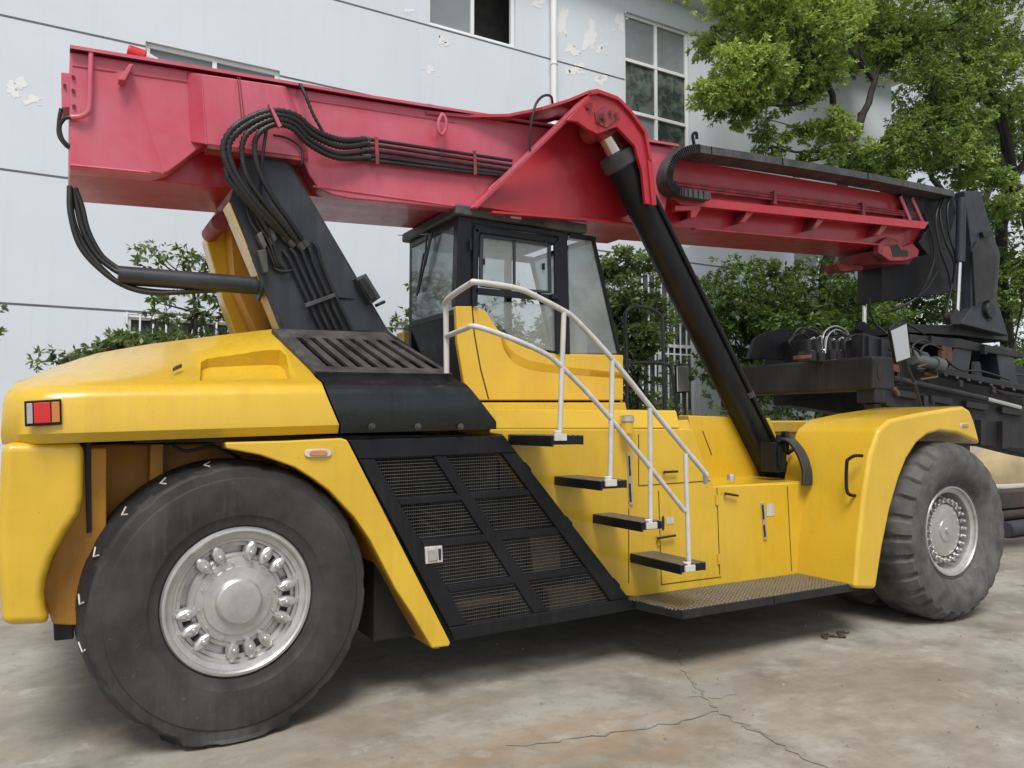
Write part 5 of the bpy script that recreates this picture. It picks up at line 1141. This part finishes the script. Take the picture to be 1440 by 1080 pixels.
# second, taller tree by the boom head
Yt = 9.6
b1 = T(1470, 640, Yt); b1.z = 0
tree('camphor_tree', 'large loose-crowned tree with dark leaning limbs behind the black boom head', tuple(b1),
     [tuple(T(1425, 250, Yt)), tuple(T(1390, 130, Yt)), tuple(T(1365, 80, Yt)), tuple(T(1440, 170, Yt))],
     [M_(1330, 40, 9.6, 1.1, .7, 11, 4400, 0.23), M_(1400, 40, 9.6, 1.2, .8, 11, 4600, 0.19), M_(1310, 130, 9.6, .8, .5, 8, 2800, 0.28), M_(1380, 120, 9.4, .8, .5, 8, 2600, 0.22), M_(1350, 165, 9.3, .7, .4, 8, 2400, 0.34), M_(1420, 150, 9.2, .7, .5, 7, 2100, 0.28), M_(1290, 200, 9.6, .7, .45, 8, 2500, 0.19), M_(1340, 225, 9.5, .6, .35, 6, 1700, 0.28), M_(1385, 250, 9.3, .45, .3, 5, 1300, 0.43), M_(1430, 290, 9.2, .7, .5, 6, 1800, 0.25), M_(1430, 400, 9.4, .7, .7, 8, 2200, 0.22), M_(1265, 240, 9.8, .45, .25, 4, 900, 0.28), M_(1420, 520, 9.6, .6, .6, 6, 1500, 0.19), M_(1480, 200, 9.2, 1.2, 1.0, 9, 3000, 0.22)], .09, LEAF, .17, group='broad camphor trees')
# backing tree beyond
Yt = 13.5
b2 = T(1350, 640, Yt); b2.z = 0
tree('background_tree', 'dark tree farther back between the building corner and boom head', tuple(b2),
     [tuple(T(1350, 330, Yt)), tuple(T(1310, 250, Yt)), tuple(T(1400, 240, Yt))],
     [M_(1300, 60, 13.5, 1.6, 1.0, 10, 3600, .3), M_(1390, 90, 13.5, 1.8, 1.2, 11, 4000, .3), M_(1320, 180, 13.5, 1.5, 1.0, 10, 3200, .25), M_(1420, 210, 13.5, 1.4, 1.2, 9, 2600, .3), M_(1400, 380, 13.5, 1.5, 1.3, 10, 2800, .3), M_(1350, 300, 13.5, 1.2, .9, 8, 1800, .25), M_(1440, 480, 13.5, 1.2, 1.4, 8, 2000, .3)], .12, LEAFD, .2)
# dense round trees under the boom
for i, (px, py, Yt, rx, rz, n, tint, lab) in enumerate(((1050, 430, 10.4, .95, .85, 8000, .42, 'dense low dark-green tree under the boom, beside the lift cylinder'), (1150, 440, 10.6, 1.15, 1.0, 9500, .36, 'dense low dark-green tree under the boom, behind the spreader end beam'), (1270, 430, 11.2, 1.5, 1.35, 11000, .32, 'shaded dark tree behind the two chrome damper rods'))):
    b3 = T(px, 640, Yt); b3.z = 0; top = T(px, py, Yt)
    ms = [M_(px, py - 20, Yt, rx * .8, rz * .6, 8, int(n * .25), tint + .12), M_(px - 32, py + 15, Yt - .2, rx * .7, rz * .6, 7, int(n * .22), tint), M_(px + 36, py + 10, Yt - .1, rx * .7, rz * .6, 7, int(n * .22), tint), M_(px, py + 75, Yt, rx, rz * .8, 8, int(n * .2), tint - .1), M_(px + 10, py + 140, Yt, rx, rz * .7, 6, int(n * .11), tint - .1)]
    tree('round_tree', lab, tuple(b3), [tuple(Vector((b3.x, b3.y, 1.9))), tuple(Vector((b3.x + .1, b3.y, 2.5)))], ms, .095, LEAFD, .09, group='low trees under the boom')
# shrub behind the cab
b4 = T(890, 640, 9.8); b4.z = 0
tree('glossy_shrub', 'tall glossy dark shrub between the cab and the lift cylinder', tuple(b4), [(b4.x, b4.y, 1.6), (b4.x + .1, b4.y, 2.4)],
     [M_(885, 395, 9.8, .5, .5, 7, 1900, .45), M_(870, 440, 9.8, .5, .5, 7, 1700, .4), M_(905, 460, 9.8, .45, .5, 7, 1700, .35), M_(885, 520, 9.8, .6, .6, 6, 1300, .25), M_(850, 480, 9.9, .5, .5, 5, 1000, .3), M_(920, 570, 9.8, .5, .4, 4, 700, .4), M_(860, 375, 9.9, .35, .25, 4, 500, .55)], .085, LEAFS, .06, cat='shrub', group='shrubs along the wall')
b5 = T(800, 640, 10.2); b5.z = 0
tree('glossy_shrub', 'shrub seen through the cab windows, close to the building wall', tuple(b5), [(b5.x, b5.y, 1.4), (b5.x + .1, b5.y, 2.2)],
     [M_(800, 450, 10.2, .6, .5, 6, 1400, .45), M_(740, 470, 10.2, .6, .5, 6, 1200, .4), M_(620, 450, 10.2, .6, .4, 6, 1100, .4), M_(700, 520, 10.2, 1.2, .6, 6, 1300, .3)], .085, LEAFS, .06, cat='shrub', group='shrubs along the wall')
# sparse shrubs on the left behind the counterweight
b6 = T(275, 640, 9.6); b6.z = 0
tree('garden_shrub', 'sparse small-leaved shrub rising behind the yellow mast leg', tuple(b6), [(b6.x, b6.y, 1.8), tuple(T(277, 440, 9.6)), tuple(T(270, 390, 9.6))],
     [M_(225, 358, 9.6, .28, .12, 4, 260, .6), M_(255, 372, 9.6, .35, .14, 5, 420, .55), M_(290, 362, 9.6, .3, .2, 5, 480, .5), M_(228, 428, 9.6, .2, .14, 4, 350, .35), M_(262, 452, 9.6, .22, .16, 5, 400, .3), M_(275, 420, 9.6, .3, .3, 5, 500, .35), M_(310, 400, 9.6, .3, .3, 5, 450, .45), M_(315, 450, 9.6, .35, .25, 5, 600, .4), M_(205, 345, 9.6, .12, .06, 2, 60, .6), M_(280, 480, 9.6, .5, .3, 5, 700, .3)], .075, LEAFS, .045, cat='shrub', group='shrubs along the wall', dens=.55)
b7 = T(160, 640, 9.2); b7.z = 0
tree('garden_shrub', 'low leafy shrub tops showing just above the counterweight slope', tuple(b7), [(b7.x, b7.y, 1.5), (b7.x + .1, b7.y, 2.3)],
     [M_(156, 490, 9.2, .20, .06, 4, 320, .55), M_(182, 484, 9.2, .22, .07, 5, 400, .5), M_(200, 482, 9.2, .3, .08, 6, 480, .5), M_(150, 520, 9.2, .5, .25, 5, 800, .35), M_(238, 476, 9.2, .28, .08, 5, 350, .5), M_(220, 520, 9.2, .5, .25, 5, 600, .35)], .075, LEAFS, .04, cat='shrub', group='shrubs along the wall', dens=1.5)
b8 = T(-30, 640, 8.0); b8.z = 0
tree('garden_shrub', 'leafy twig tip entering at the left, before the pale wall', tuple(b8), [(b8.x, b8.y, 1.8), (b8.x, b8.y, 2.5)],
     [M_(-16, 432, 8.0, .10, .08, 3, 90, .5), M_(-60, 440, 8.0, .25, .25, 5, 500, .45)], .06, LEAFS, .03, cat='shrub', group='shrubs along the wall', dens=1.0)

# ================================================================== YARD CLUTTER AT THE RIGHT
PIPE = paint('rusty_dark_pipe', (0.045, 0.042, 0.04), (0.08, 0.06, 0.045), (0.2, 0.11, 0.06), 0.7, dirt_amt=.6)
BLUE = paint('faded_blue_pipe', (0.07, 0.08, 0.11), (0.10, 0.10, 0.12), (0.15, 0.1, 0.08), 0.6)
TARP = paint('beige_canvas', (0.46, 0.37, 0.22), (0.36, 0.28, 0.16), (0.2, 0.15, 0.1), 0.9)
CONC = paint('pale_concrete', (0.55, 0.54, 0.52), (0.48, 0.47, 0.45), (0.3, 0.3, 0.28), 0.9)
a = T(1400, 712, 6.7); tag(MB().box(a.x, a.x + 4.2, 6.7, 7.05, .42, .68).build('steel_beam', PIPE, None, .015), 'dark rusty steel beam lying across the bluish pipes at the right', 'beam')
for i in range(3):
    mb = MB(); y = 6.62 + .26 * i
    pts = [(a.x + .1 - .12 * i, y, .125), (a.x + 4.4, y + .1, .125)]; mb.tube(pts, .12, 20)
    tag(mb.build('steel_pipe', (BLUE, PIPE, BLUE)[i], None, .004), ('faded blue steel pipe on the ground, nearest in the row under the rusty beam', 'dark rusty steel pipe lying in the middle of the row under the beam', 'faded blue steel pipe on the ground, farthest in the row under the rusty beam')[i], 'pipe', 'pipes lying in the yard')
for i in range(2):
    mb = MB(); y = 6.76 + .24 * i; mb.tube([(a.x + .05, y, .32), (a.x + 4.3, y + .1, .32)], .085, 16)
    tag(mb.build('steel_pipe', PIPE, None, .004), ('dark pipe stacked on the blue pipes, near one of the upper pair', 'dark pipe stacked on the blue pipes, far one of the upper pair')[i], 'pipe', 'pipes lying in the yard')
tag(MB().box(15.9, 24, 8.2, 9.0, 0.12, .50).build('concrete_slab', CONC, None, .03), 'long pale concrete slab on the ground beyond the steel pipes', 'slab')
cm3 = MB(); c0 = Vector((17.6, 9.3, .55)); rows = []
tp = MB()
for i in range(9):
    th_ = math.pi * i / 8; row = []
    for k in range(20):
        ph_ = 2 * math.pi * k / 20; q = 1 + .12 * math.sin(3 * ph_ + i) + .08 * math.sin(5 * ph_)
        row.append(c0 + Vector((1.6 * math.sin(th_) * math.cos(ph_) * q, .6 * math.sin(th_) * math.sin(ph_) * q, .62 * math.cos(th_) + .08)))
    rows.append(row + [row[0]])
tp.grid(rows)
for p in tp.v: p.z = max(p.z, .002)
tag(tp.build('canvas_bundle', TARP, None, angle=80), 'rounded beige canvas covered bundle behind the front wheel', 'bundle')
for i, (x, y, z0_, z1_) in enumerate(((16.2, 9.6, 0.0, .5), (19.5, 10.2, 0.0, 1.2))):
    mb = MB()
    for k in range(5): mb.bar((x + .3 * k, y, .06), (x + .3 * k + random.uniform(-.5, .9), y + .3, z1_), .06, .05)
    tag(mb.build('scrap_frame', PIPE, None, .004), ('low tangle of rusty scrap bars beside the beige bundle', 'tall tangle of rusty scrap bars leaning behind the beige bundle')[i], 'scrap metal')
# chain on the concrete
cn = MB(); cc = TZ(1177, 893, 0.012)
for i in range(13):
    t_ = i / 12; x = cc.x - .14 + .28 * t_; y = cc.y + .05 * math.sin(9 * t_) ; a_ = random.uniform(0, 3); tilt = .004
    ring = [Vector((x + .026 * math.cos(q) * math.cos(a_) - .014 * math.sin(q) * math.sin(a_), y + .026 * math.cos(q) * math.sin(a_) + .014 * math.sin(q) * math.cos(a_), .010 + .006 * math.sin(q + i))) for q in [2 * math.pi * k / 12 for k in range(13)]]
    cn.tube(ring, .006, 6, caps=False)
tag(cn.build('rusty_chain', PIPE, None), 'short rusty chain lying in a heap on the concrete', 'chain')
